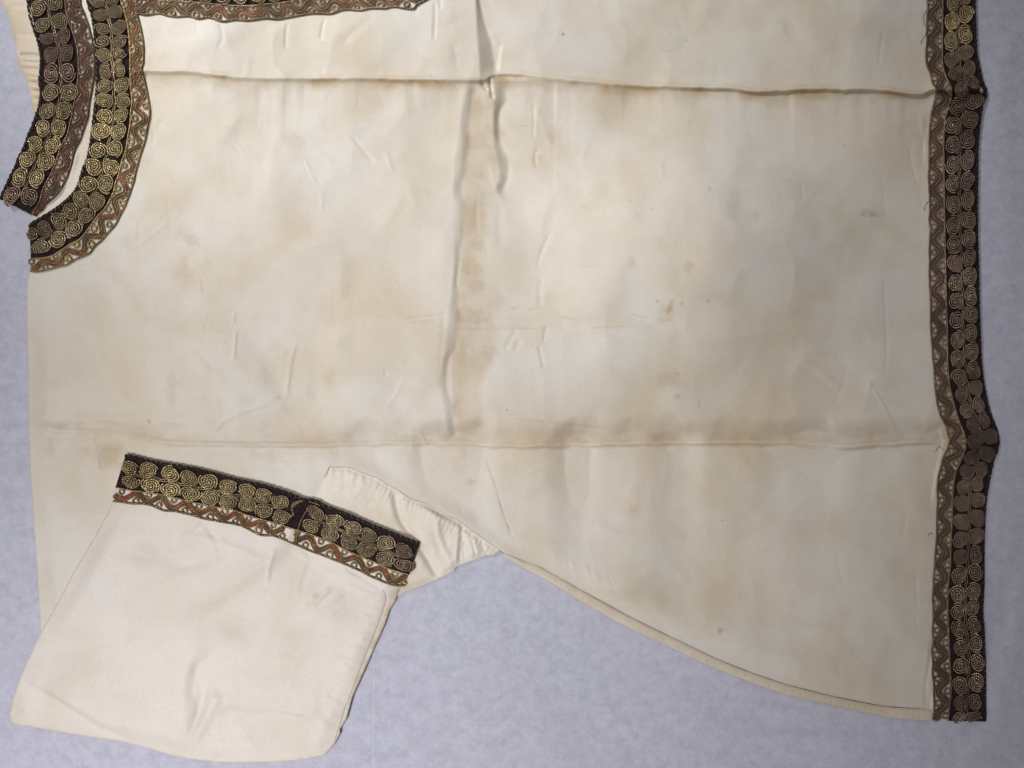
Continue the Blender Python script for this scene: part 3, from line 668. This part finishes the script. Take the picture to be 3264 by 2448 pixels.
FS = Field(10, 1430, 1360, 2450, 5)                      # sleeve
u, v = FS.U, FS.V
under = np.where(inside(u, v, body_poly), FB.at(u, v), np.where(inside(u, v, gusset_poly), FG.at(u, v), 2.0))
under0 = under.copy()
for _ in range(90):
    under = (under + np.roll(under, 1, 0) + np.roll(under, -1, 0) + np.roll(under, 1, 1) + np.roll(under, -1, 1)) / 5
under = np.maximum(under, 4)
FS.H = under + 9 + 4 * sm(4, 11, under) + 6 * vnoise(u, v, 260, 91) + 3.0 * vnoise(u, v, 120, 92) + 1.2 * (1 - 2 * np.abs(vnoise(u + 30 * vnoise(u, v, 90, 94), v, 150, 93)))
FS.step_crease([(-40, 2112), (66, 2160), (150, 2203), (250, 2259), (330, 2303), (390, 2336), (480, 2386), (560, 2440)], 15, 16, 110, .01)
FS.step_crease([(655, 1985), (625, 2040), (598, 2120), (584, 2200), (578, 2290), (582, 2380)][::-1], 8, 60, 90, .25)
FS.ridge([(655, 2110), (645, 2230), (618, 2320), (592, 2385)], -5, 15); FS.ridge([(705, 2200), (655, 2290), (600, 2375)], 7, 24)
FS.step_crease([(700, 2235), (800, 2246), (900, 2262), (1030, 2275)], 8, 40, 80)
for a in [(470, 1770, 110, 26, 8, -7), (600, 1800, 80, 24, -14, -5), (760, 1990, 90, 40, 20, -9), (960, 2050, 150, 50, 0, -9), (420, 1940, 90, 50, -30, -4), (880, 1830, 60, 80, 30, 4), (330, 2000, 80, 80, 0, 4), (900, 2190, 120, 40, 0, 6), (760, 2340, 120, 40, 0, -3), (250, 2150, 90, 60, 30, 5)]:
    FS.bump(*a[:5], a[5] * .9)
for pl, A, wd_ in [([(640, 1650), (600, 1700), (555, 1740)], 3, 6), ([(650, 1660), (700, 1750), (690, 1800)], -3, 10), ([(880, 1740), (860, 1800), (850, 1870)], 3, 7), ([(1000, 1760), (970, 1850), (960, 1900)], -2.5, 9),
                   ([(1060, 1870), (1020, 1905), (980, 1950)], 4, 8), ([(1100, 1895), (1040, 1925), (985, 1950)], 3, 7), ([(1090, 1800), (1160, 1845), (1230, 1880)], -3, 7), ([(1080, 1835), (1150, 1870), (1220, 1890)], 3, 7),
                   ([(560, 1700), (700, 1730), (850, 1790)], 2.5, 12), ([(930, 1755), (1050, 1810), (1160, 1850)], 2.5, 8), ([(310, 2046), (350, 2055), (380, 2052)], -2, 4)]:
    FS.ridge(pl, A * .9, wd_)
slv_seam = [(1222, 1880), (1229, 1900), (1226, 1925), (1198, 2007), (1155, 2112), (1112, 2226), (1097, 2262), (1084, 2308), (1065, 2362)]
FS.ridge(slv_seam, -2.5, 5, .03)
for i, t in enumerate(np.linspace(.08, .95, 17)):        # puckers along the sleeve seam
    p = resample(slv_seam, n=200)[int(t * 199)]
    ln = random.uniform(30, 75)
    FS.ridge([(p[0] - 3, p[1]), (p[0] - ln * .5, p[1] - 4 + random.uniform(-4, 4)), (p[0] - ln, p[1] - 5 + random.uniform(-12, 8))], random.choice([-2, 2, 1.6]), random.uniform(5, 9), .05)
dS = np.where(inside(u, v, sleeve_poly), seg_dist(u, v, sleeve_poly, True)[0], 0)
dc, _, _, _, _ = seg_dist(u, v, C_out)
edge_s = np.maximum(under0, under * .8) + 1.8 + 9 * np.exp(-(dc / 90) ** 2)
FS.H = np.maximum(FS.H, np.maximum(under0, under) + 3.2)
FS.H = edge_s + (FS.H - edge_s) * sm(0, 1, dS / 60)
for a in [(1008, 1900, 14, 18, 40, .42), (1000, 1915, 40, 24, -40, .16), (1060, 1950, 40, 24, 0, .20), (1150, 1930, 80, 50, 0, .12), (1000, 1870, 20, 40, 40, .10), (480, 1790, 60, 30, 0, .08), (60, 2260, 26, 80, 0, .18), (790, 2355, 14, 8, 0, .14)]:
    FS.stain(*a)
FS.C[..., 0] = np.maximum(FS.C[..., 0], .60 * np.exp(-(dS / 16) ** 2) * sm(1060, 1120, u) * sm(-.3, .4, vnoise(u, v, 40, 95)))
FS.C[..., 0] = np.maximum(FS.C[..., 0], .16 * np.exp(-(dS / 10) ** 2))
FS.line(slv_seam, 1, .32, 3)
FS.stain(460, 1760, 110, 30, 8, .12, 1); FS.stain(940, 2040, 150, 56, 4, .12, 1); FS.stain(760, 2000, 60, 40, 10, .12, 1)  # soft grey patches over the sleeve's dips

FH = Field(1570, 1730, 3000, 2320, 4)                    # hem binding
u, v = FH.U, FH.V
bind_poly = [tuple(p) for p in catmull(hem, 4)] + [(2978, 2262)] + [tuple(p) for p in catmull(stitch, 4)[::-1]]
db = np.where(inside(u, v, bind_poly), seg_dist(u, v, bind_poly, True)[0], 0)
dst, _, ar, _, _ = seg_dist(u, v, stitch)
FH.H = 4.0 + 3.2 * sm(0, 10, db) + .45 * np.sin(ar * 2 * np.pi * 88 + 2.5 * vnoise(u, v, 70, 101)) * sm(2, 12, db) * (.35 + .65 * sm(.55, .8, ar))
FH.H += .8 * vnoise(u, v, 26, 102)
hp = resample(catmull(hem, 5), 13)
for i, p in enumerate(hp[4:-4]):
    if i % 2 == 0 and random.random() < .85:
        FH.stain(p[0] + random.uniform(-2, 2), p[1] - 13 + random.uniform(-3, 3), 3.0, 3.0, 0, random.uniform(.4, .9), 1, .2)
FH.C[..., 0] = .08 + .08 * vnoise(u, v, 120, 103)

# ------------------------------------------------------------------ the garment
robe = bpy.data.objects.new('silk_robe', None)
robe.empty_display_size = .05
COL.objects.link(robe)
robe['label'] = 'aged ivory silk robe with coiled gilt borders, lying folded flat on lavender tissue'
robe['category'] = 'robe'

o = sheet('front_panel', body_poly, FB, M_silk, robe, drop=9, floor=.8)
o['label'] = 'wide stained ivory silk front with fold creases'
o = sheet('back_panel', back_poly, FK, M_lining, robe, drop=4, floor=.6)
o['label'] = 'ivory silk of the back seen in the neck opening'
o = sheet('neck_facing', facing_poly, FN, M_facing, robe, drop=4, floor=.5)
o['label'] = 'creased yellowed facing turned out beside the back neck border'
o = sheet('underarm_gusset', gusset_poly, FG, M_lining, robe, drop=9, floor=.7)
o['label'] = 'gathered ivory underarm piece right of the cuff'
o = sheet('sleeve', sleeve_poly, FS, M_sleeve, robe, drop=9, floor=.8)
o['label'] = 'wide ivory sleeve folded back over the body'
slv = o
o = sheet('hem_binding', bind_poly, FH, M_binding, robe, drop=6, floor=.6)
o['label'] = 'narrow cream binding along the curved hem'
bind = o

def on(F, pts, off):
    p = np.asarray(pts, float)
    return P(p[:, 0], p[:, 1], F.at(p[:, 0], p[:, 1]) + off)

def thread(name, F, poly, off, r, mat, parent, color, jit=0., step=5):
    p = resample(catmull(poly, 5), step)
    if jit:
        p = p + rng.normal(0, jit, p.shape)
    v_, q_, uv_ = tubes([on(F, p, off)], r * K, 6)
    o = link(name, np_mesh(name, v_, q_, uv=uv_), mat, parent); o.color = (*color, 1)
    return o
thread('seam_thread', FH, stitch, .0, 1.15, M_dark, bind, (.40, .34, .28), .5)
thread('seam_thread', FB, seam, -.4, .9, M_dark, robe, (.75, .67, .56), .9)
thread('seam_thread', FB, [(1050, 1487), (1042, 1515), (1030, 1545), (1018, 1575), (1010, 1598)], .2, .9, M_dark, robe, (.66, .58, .48), .8)
thread('seam_thread', FS, slv_seam, -.2, 1.1, M_dark, slv, (.70, .63, .55), .5)

# ------------------------------------------------------------------ coiled cords
def coil_mesh(i, p=.212):
    r_ = np.random.RandomState(200 + i)
    p = p * r_.uniform(.93, 1.1)
    tm = (1 - p * .55) * math.pi / p
    th = np.linspace(0, tm, 260)
    ph = r_.uniform(0, 6.28)
    a1 = np.stack([(p / math.pi) * th * np.cos(th + ph), (p / math.pi) * th * np.sin(th + ph)], -1)
    a2 = -a1
    c = np.vstack([a1[::-1], a2[1:]])
    sq = r_.uniform(-.08, .08)
    rr = np.hypot(c[:, 0], c[:, 1]); an = np.arctan2(c[:, 1], c[:, 0])
    rr2 = rr * (1 + sq * np.cos(2 * an + r_.uniform(0, 6)) + .05 * np.cos(3 * an + r_.uniform(0, 6)))
    c = np.stack([rr2 * np.cos(an), rr2 * np.sin(an)], -1)
    c += rng.normal(0, .004, c.shape)
    c = resample(c, .145)
    rad = np.hypot(c[:, 0], c[:, 1])
    z = .10 + .13 * (1 - rad ** 2) + .025 * r_.uniform(-1, 1, len(c))
    v_, q_, uv_ = tubes([np.c_[c, z]], p * .435, 6)
    if i % 2:
        v_[:, 0] *= -1; q_ = q_[:, ::-1]
    me = np_mesh('coil', v_, q_, uv=uv_); me.materials.append(M_gold)
    return me
COILS = [coil_mesh(i) for i in range(12)]
COARSE = [coil_mesh(20 + i, .265) for i in range(6)]      # fewer turns, for the small squeezed coils

def ring_mesh(i):
    r_ = np.random.RandomState(400 + i)
    t = np.linspace(0, 2 * np.pi * 2.05, 34)
    rad = np.linspace(.54, .86, 34)
    c = np.stack([rad * np.cos(t + i), rad * np.sin(t + i) * r_.uniform(.9, 1.1), .22 + 0 * t], -1)
    v_, q_, uv_ = tubes([c], .18, 5)
    me = np_mesh('eyelet', v_, q_, uv=uv_); me.materials.append(M_gold)
    return me
RINGS = [ring_mesh(i) for i in range(5)]

def place(F, me, name, u_, v_, ang, ru, rv, zs, off, color, parent):
    e = 16
    hu = float(F.at(u_ + e, v_) - F.at(u_ - e, v_)) / (2 * e); hv = float(F.at(u_, v_ + e) - F.at(u_, v_ - e)) / (2 * e)
    hu = max(-1.2, min(1.2, hu)); hv = max(-1.2, min(1.2, hv))
    n = Vector((-hu, hv, 1)).normalized()
    tx = Vector((math.cos(ang), -math.sin(ang), 0)); tx = (tx - n * tx.dot(n)).normalized()
    ty = n.cross(tx)
    loc = P(np.array(u_), np.array(v_), F.at(u_, v_) + off)
    R = Matrix((tx, ty, n)).transposed().to_4x4()
    o = bpy.data.objects.new(name, me)
    COL.objects.link(o)
    o.parent = parent
    o.matrix_world = Matrix.Translation(Vector(loc)) @ R @ Matrix.Diagonal((ru * K, rv * K, zs * K, 1))
    o.color = (*color, 1)
    return o

class Band:
    def __init__(s, out, bor, mea, n=700):
        s.B = resample(catmull(bor, 6), n=n)
        s.len = np.hypot(*np.diff(s.B, axis=0).T).sum()
        s.O = s.match(out); s.M = s.match(mea)
    def match(s, poly):
        d = resample(catmull(poly, 6), n=900)
        L = np.linspace(0, 1, 900)
        i = np.array([np.argmin(((d - b_) ** 2).sum(1)) for b_ in s.B])
        t = L[i]; t = np.maximum.accumulate(t)
        t[0] = 0; t[-1] = 1
        k = 25
        tp = np.r_[np.full(k, 0) + np.linspace(-t[k], 0, k, endpoint=False) * 1.0, t, 1 + np.linspace(0, 1 - t[-k], k + 1)[1:]]
        ts = np.convolve(tp, np.ones(2 * k + 1) / (2 * k + 1), 'valid')
        ts = np.clip(ts, 0, 1); ts[0] = 0; ts[-1] = 1
        return np.stack([np.interp(ts, L, d[:, 0]), np.interp(ts, L, d[:, 1])], -1)
    def pt(s, x, t):
        """x: 0..1 along; t: 0 = border, 1 = meander edge, -1 = velvet edge"""
        x = np.clip(np.asarray(x, float), 0, 1) * (len(s.B) - 1); t = np.asarray(t, float)
        f = lambda A: np.stack([np.interp(x, np.arange(len(A)), A[:, 0]), np.interp(x, np.arange(len(A)), A[:, 1])], -1)
        b_, o_, m_ = f(s.B), f(s.O), f(s.M)
        t = t[..., None] if t.ndim else t
        return np.where(t >= 0, b_ + (m_ - b_) * t, b_ + (o_ - b_) * (-t))

def along(poly_pts, band):
    """fraction along the band nearest each point"""
    mid = band.pt(np.linspace(0, 1, 700), np.full(700, -.5))
    return np.array([np.argmin(((mid - np.array(p)) ** 2).sum(1)) / 699. for p in poly_pts])

def border(name, label, F, out, bor, mea, left, right, tint, pinkf, period, x_rng=(0, 1), gap=None, bw=1.0, coil_zs=25, rings=True):
    B = Band(out, bor, mea)
    n = max(40, int(B.len / 6))
    xs = np.linspace(0, 1, n)
    # velvet ground
    tt = np.array([-1.0, -.985, -.93, -.8, -.6, -.4, -.2, -.07, 0.0])
    dome = np.array([-2.0, 1.0, 3.0, 3.6, 3.8, 3.8, 3.6, 3.0, .2])
    rows = []
    for t, dz in zip(tt, dome):
        p = B.pt(xs, np.full(n, t)); rows.append(P(p[:, 0], p[:, 1], F.at(p[:, 0], p[:, 1]) + dz))
    g = np.array(rows).transpose(1, 0, 2); k = len(tt)
    i = (np.arange(n - 1)[:, None] * k + np.arange(k - 1)[None]).ravel()
    me = np_mesh('velvet_border', g.reshape(-1, 3), np.stack([i, i + 1, i + 1 + k, i + k], -1))
    # orientation up
    vb = link('velvet_border', me, M_velvet, robe)
    vb['label'] = label
    me.flip_normals() if me.polygons[len(me.polygons) // 2].normal.z < 0 else None
    # coils
    for side in (left, right):
        pts = np.array(side, float)
        for j, (u_, v_) in enumerate(pts):
            nb = pts[max(0, j - 1):j + 2]
            pit = []
            if j > 0: pit.append(np.hypot(*(pts[j] - pts[j - 1])))
            if j < len(pts) - 1: pit.append(np.hypot(*(pts[j + 1] - pts[j])))
            pit = [q for q in pit if q < 90] or [56]
            x = along([(u_, v_)], B)[0]
            a, b_ = B.pt(max(0, x - .01), -.5), B.pt(min(1, x + .01), -.5)
            ang = math.atan2(b_[1] - a[1], b_[0] - a[0])
            wv = np.hypot(*(B.pt(x, -1.0) - B.pt(x, 0.0)))
            half = np.clip(np.mean(pit) * .58, 14, 36)
            ac = np.clip(wv * .298, 23, 35)
            oth = np.array(right if side is left else left, float)
            ac = min(ac, max(19., .56 * np.sqrt(((oth - pts[j]) ** 2).sum(1)).min()))
            place(F, COILS[rng.randint(12)] if half > 26 else COARSE[rng.randint(6)], 'coil', u_, v_, ang + rng.uniform(-.08, .08), half * rng.uniform(.95, 1.03), ac * rng.uniform(.96, 1.05), coil_zs, 3.4, tint(u_, v_), vb)
    # cords that join one pair of coils to the next
    if len(left) > 2:
        L, Rr = np.array(left, float), np.array(right, float)
        m = min(len(L), len(Rr)); mid = (L[:m] + Rr[:m]) / 2
        lines = []
        runs = [mid] if gap is None else [mid[:gap], mid[gap:]]
        for rn in runs:
            if len(rn) < 2: continue
            c = resample(catmull(rn, 6), 5)
            T = np.gradient(c, axis=0); T /= np.linalg.norm(T, axis=1)[:, None]
            Nn = np.stack([-T[:, 1], T[:, 0]], -1)
            s_ = np.arange(len(c)) * 5.
            for o_ in (-3.0, 3.0):
                cc = c + Nn * (o_ + 1.6 * np.sin(s_ / 58 * 2 * np.pi + o_))[:, None]
                lines.append(on(F, cc, 3.4 + .6 * np.cos(s_ / 29 * 2 * np.pi + o_)))
        v_, q_, uv_ = tubes(lines, 2.4 * K, 6)
        o_ = link('linking_cord', np_mesh('linking_cord', v_, q_, uv=uv_), M_gold, vb)
        mc = mid[len(mid) // 2]; o_.color = (*tint(*mc), 1)
    mc = B.pt(.5, 0.0)
    tb = np.array(tint(*mc)) * np.array((1.18, 1.10, 1.0))
    # border cords on both sides of the scroll
    x2 = np.linspace(0, 1, int(B.len / 5))
    def cord(nm, t, r, off, col, wob=0., seed=0):
        p = B.pt(x2, t + wob * vnoise(x2 * B.len, x2 * 0, 34, 300 + seed))
        v_, q_, uv_ = tubes([on(F, p, off)], r * K, 6)
        o_ = link(nm, np_mesh(nm, v_, q_, uv=uv_), M_gold, vb); o_.color = (*col, 1); return o_
    cord('border_cord', np.zeros(len(x2)) + .02, 3.1, 4.2, tb)
    cord('border_cord', np.zeros(len(x2)) + .97, 3.6, 3.0, tb * .55, .04, 1)
    # meander of parallel cords
    wid = np.hypot(*(B.pt(x2, np.ones(len(x2))) - B.pt(x2, np.zeros(len(x2)))).T)
    ph = x2 * B.len / period * 2 * np.pi + .55 * vnoise(x2 * B.len, x2 * 0, 160, 310)
    base = .5 + .235 * np.clip(1.15 * np.sin(ph), -1, 1) 
    brown, pink = [], []
    cutm = np.ones(len(x2), bool) if gap is None else ((x2 < .573) | (x2 > .597))
    def split(a):
        if cutm.all(): return [a]
        i0 = np.where(~cutm)[0]
        return [a[:i0[0]], a[i0[-1] + 1:]]
    c0 = B.pt(x2, base)
    T = np.gradient(c0, axis=0); T /= np.linalg.norm(T, axis=1)[:, None] + 1e-9
    Nn = np.stack([-T[:, 1], T[:, 0]], -1)
    for kx, off in enumerate((-7.2, -3.6, 0, 3.6, 7.2)):
        q = c0 + Nn * (off * bw + .7 * vnoise(x2 * B.len, x2 * 0 + kx, 30, 320 + kx))[:, None]
        (pink if kx in (1, 3) else brown).extend(split(on(F, q, (2.4 if kx in (1, 3) else 3.4))))
    v_, q_, uv_ = tubes(brown, 1.95 * (.45 + .55 * bw) * K, 6)
    o_ = link('scroll_braid', np_mesh('scroll_braid', v_, q_, uv=uv_), M_gold, vb); o_.color = (*(tb * .85), 1)
    v_, q_, uv_ = tubes(pink, 1.95 * (.45 + .55 * bw) * K, 6)
    o_ = link('coral_strand', np_mesh('coral_strand', v_, q_, uv=uv_), M_pink, vb); o_.color = (*pinkf, 1)
    # eyelets in the pockets of the meander
    if rings:
        kmin = math.ceil((ph[0] - math.pi / 2) / math.pi); kmax = math.floor((ph[-1] - math.pi / 2) / math.pi)
        for kk in range(kmin, kmax + 1):
            x = np.interp(math.pi / 2 + kk * math.pi, ph, x2)
            if not (x_rng[0] <= x <= x_rng[1]): continue
            t = .23 if kk % 2 == 0 else .77
            p = B.pt(x, t)
            wv = np.interp(x, x2, wid)
            r = min(13.5, wv * .27) * rng.uniform(.85, 1.05)
            place(F, RINGS[rng.randint(5)], 'eyelet', p[0], p[1], rng.uniform(0, 6), r, r, 13, 1.4, tb * 1.0, vb)
    # overcast edge: two plies twisted round the velvet edge
    m = int(B.len / 3.2)
    x = np.linspace(0, 1, m)
    p = B.pt(x, np.full(m, -.985)); q = B.pt(x, np.full(m, -1.02))
    nrm = q - p; nrm /= np.linalg.norm(nrm, axis=1)[:, None]
    an = x * B.len / 19.0 * 2 * np.pi + 1.2 * vnoise(x * B.len, x * 0, 60, 330)
    for k_, (nm, colr, mm, rr) in enumerate((('overcast_thread', (.014, .011, .013), M_dark, 3.3), ('overcast_thread', tuple(tb * .42), M_gold, 1.7), ('overcast_thread', (.018, .013, .016), M_dark, 3.0))):
        a_ = an + k_ * 2 * np.pi / 3
        c_ = p + nrm * (3.6 * np.cos(a_) + rng.normal(0, .5, m))[:, None]
        v_, q_, uv_ = tubes([P(c_[:, 0], c_[:, 1], F.at(p[:, 0], p[:, 1]) + 1.6 + 3.0 * np.sin(a_))], rr * K, 5)
        o_ = link(nm, np_mesh(nm, v_, q_, uv=uv_), mm, vb); o_.color = (*colr, 1)
    return vb, B

GOLD = np.array((.50, .40, .215)); DULL = np.array((.325, .255, .16)); TARN = np.array((.245, .175, .135))
def lerp(a, b, t): return a + (b - a) * float(np.clip(t, 0, 1))
def tint_R(u_, v_):
    c = lerp(GOLD * .85, TARN * 1.15, (v_ - 120) / 90) if v_ < 400 else TARN * 1.15
    if 220 < v_ < 350 or 1320 < v_ < 1520: c = TARN * .8  # darker coil colour where the border crosses the two folds
    return c * rng.uniform(.88, 1.12)
def tint_F(u_, v_):
    t = math.exp(-((v_ - 440) / 190) ** 2)
    c = lerp(DULL * .85, GOLD, t)
    if v_ > 690 and u_ < 180: c = DULL
    return c * rng.uniform(.85, 1.12)
def tint_B(u_, v_):
    c = lerp(DULL * .9, GOLD * .95, math.exp(-((v_ - 480) / 110) ** 2))
    if 95 < v_ < 265: c = TARN * 1.0
    if v_ > 595: c = TARN * 1.1
    return c * rng.uniform(.88, 1.12)
def tint_C(u_, v_):
    c = lerp(GOLD * 1.0, DULL * 1.15, (u_ - 500) / 600)
    if u_ > 1270: c = TARN * 1.1
    return c * rng.uniform(.88, 1.14)
def tint_T(u_, v_): return DULL * rng.uniform(.8, 1.3)

Rl = [(3034, -105), (3035, -48), (3036, 11), (3033, 70), (3029, 133), (3032, 190), (3043, 235), (3061, 284), (3048, 340), (3036, 401), (3036, 463), (3036, 526), (3034, 587), (3037, 653), (3037, 720), (3039, 781), (3042, 840), (3044, 902), (3046, 960), (3048, 1021), (3051, 1083), (3052, 1144), (3055, 1202), (3064, 1256), (3077, 1307), (3097, 1354), (3105, 1404), (3095, 1458), (3080, 1503), (3069, 1551), (3064, 1604), (3063, 1662), (3060, 1719), (3061, 1775), (3055, 1833), (3051, 1892), (3051, 1947), (3055, 2003), (3061, 2062), (3063, 2121), (3059, 2183), (3059, 2240), (3056, 2283)]
Rr_ = [(3076, -125), (3076, -66), (3076, -8), (3077, 47), (3075, 111), (3077, 169), (3088, 219), (3100, 265), (3104, 323), (3090, 382), (3083, 446), (3083, 513), (3081, 577), (3083, 638), (3084, 702), (3086, 763), (3087, 822), (3089, 883), (3092, 945), (3092, 1003), (3093, 1063), (3096, 1121), (3101, 1180), (3108, 1235), (3117, 1288), (3135, 1337), (3153, 1391), (3145, 1447), (3126, 1496), (3114, 1541), (3113, 1592), (3113, 1650), (3110, 1708), (3108, 1768), (3106, 1823), (3102, 1882), (3098, 1936), (3102, 1991), (3108, 2050), (3113, 2110), (3110, 2174), (3104, 2236), (3100, 2281)]
z1 = lambda L: [(x * .27125, y * .27125) for x, y in L]
z2 = lambda L: [(x * .27125, 450 + y * .27125) for x, y in L]
z6 = lambda L: [(300 + x * .27125, 1400 + y * .27125) for x, y in L]
z7 = lambda L: [(800 + x * .27125, 1450 + y * .27125) for x, y in L]
Fl = z1([(1100, -330), (1125, -150), (1150, 20), (1190, 185), (1210, 345), (1215, 495), (1225, 655), (1245, 845), (1240, 1020), (1235, 1185), (1240, 1370), (1190, 1545)]) + z2([(1160, 110), (1105, 305), (1045, 510), (955, 680), (835, 820), (700, 935), (530, 1030), (395, 1090)])
Fr = z1([(1260, -340), (1285, -165), (1320, 0), (1360, 145), (1405, 330), (1420, 490), (1405, 640), (1410, 810), (1440, 1005), (1450, 1185), (1430, 1360), (1400, 1555)]) + z2([(1360, 95), (1310, 310), (1250, 510), (1145, 710), (1025, 875), (875, 1035), (695, 1155), (485, 1245)])
Bl = z1([(400, -300), (430, -100), (460, 100), (510, 300), (570, 455), (610, 650), (610, 870), (610, 1090), (565, 1310), (515, 1510)]) + z2([(425, 40), (330, 215), (240, 430), (145, 640)])
Br = z1([(600, -350), (625, -160), (650, 40), (705, 255), (755, 435), (790, 625), (805, 860), (820, 1095), (760, 1305), (700, 1510)]) + z2([(625, 60), (545, 240), (440, 440), (350, 655)])
Cl = z6([(425, 335), (640, 360), (900, 405), (1120, 460), (1345, 495), (1575, 555), (1800, 600), (1990, 665)]) + z7([(350, 550), (770, 680), (990, 770), (1200, 850), (1390, 940), (1590, 1030), (1800, 1125)])
Cr = z6([(440, 500), (670, 540), (905, 590), (1140, 640), (1370, 690), (1580, 730), (1800, 770), (1995, 840)]) + z7([(360, 730), (710, 830), (930, 925), (1155, 1015), (1360, 1110), (1580, 1215), (1800, 1290)])
Tl = [(490 + 55.5 * i, -82 - max(0, i - 7) * 5) for i in range(15)]
Tr = [(491 + 55.5 * i, (-24, -22, -19, -16, -14, -13, -15, -20, -26, -31, -36, -40, -46, -52, -66)[i]) for i in range(15)]

border('hem', 'tarnished brown border down the right edge', FB, R_out, R_bor, R_mea, Rl, Rr_, tint_R, (.155, .10, .072), 81, (.09, 1), bw=1.38)
border('neck', 'border curving round the front neckline', FB, F_out, F_bor, F_mea, Fl, Fr, tint_F, (.50, .17, .105), 74, (.16, 1), bw=1.12)
border('back', 'border of the back neck beside the yellowed facing', FK, B_out, B_bor, B_mea, Bl, Br, tint_B, (.40, .14, .095), 74, (.2, 1), bw=1.25)
vbC, BC = border('cuff', 'brighter gilt border on the cuff with a dark gap', FS, C_out, C_bor, C_mea, Cl, Cr, tint_C, (.60, .125, .075), 83, (0, 1), gap=9)
border('front', 'border along the top edge, cut by the frame', FB, T_out, T_bor, T_mea, Tl, Tr, tint_T, (.50, .19, .13), 74, bw=1.2)

# frayed ends where the cuff braid was cut
lines = []
for a in ([(926, 1614), (936, 1604), (948, 1598), (962, 1595)], [(928, 1618), (940, 1606), (954, 1600), (966, 1596)], [(930, 1622), (938, 1614), (946, 1606), (956, 1602)], [(926, 1622), (934, 1630), (932, 1642), (926, 1650)],
          [(930, 1624), (936, 1634), (938, 1646)], [(984, 1598), (996, 1602), (1008, 1606), (1020, 1612)], [(955, 1676), (960, 1660), (972, 1636), (984, 1624), (1000, 1616)], [(950, 1690), (954, 1674), (964, 1650)], [(946, 1728), (946, 1708), (951, 1688)]):
    lines.append(on(FS, resample(catmull(a, 6), 4), 6.0))
v_, q_, uv_ = tubes(lines, 2.6 * K, 6)
o = link('frayed_cord', np_mesh('frayed_cord', v_, q_, uv=uv_), M_gold, vbC); o.color = (.34, .24, .12, 1)
rag = [(922, 1686), (938, 1684), (942, 1692), (940, 1712), (936, 1728), (920, 1724), (917, 1716), (924, 1704)]
FR = Field(900, 1670, 960, 1745, 3); FR.H = FS.at(FR.U, FR.V) + 6 + 1.2 * vnoise(FR.U, FR.V, 12, 111); FR.C[..., 0] = .12
sheet('silk_scrap', rag, FR, M_lining, vbC, drop=5, floor=.6)

lines = []
for a in ([(2958, 28), (2946, 44), (2944, 66), (2950, 84)], [(2956, 88), (2950, 108), (2940, 126), (2934, 142)], [(3010, 1436), (2994, 1424), (2980, 1440)], [(2962, 640), (2950, 652), (2946, 672)], [(2975, 1705), (2964, 1698), (2958, 1710)]):
    F_ = FS if a[0][1] > 1500 and a[0][0] < 1400 else FB
    lines.append(on(F_, resample(catmull(a, 6), 4), 1.6))
v_, q_, uv_ = tubes(lines, .8 * K, 5)
o = link('stray_thread', np_mesh('stray_thread', v_, q_, uv=uv_), M_dark, robe); o.color = (.40, .34, .30, 1)

bpy.context.view_layer.update()
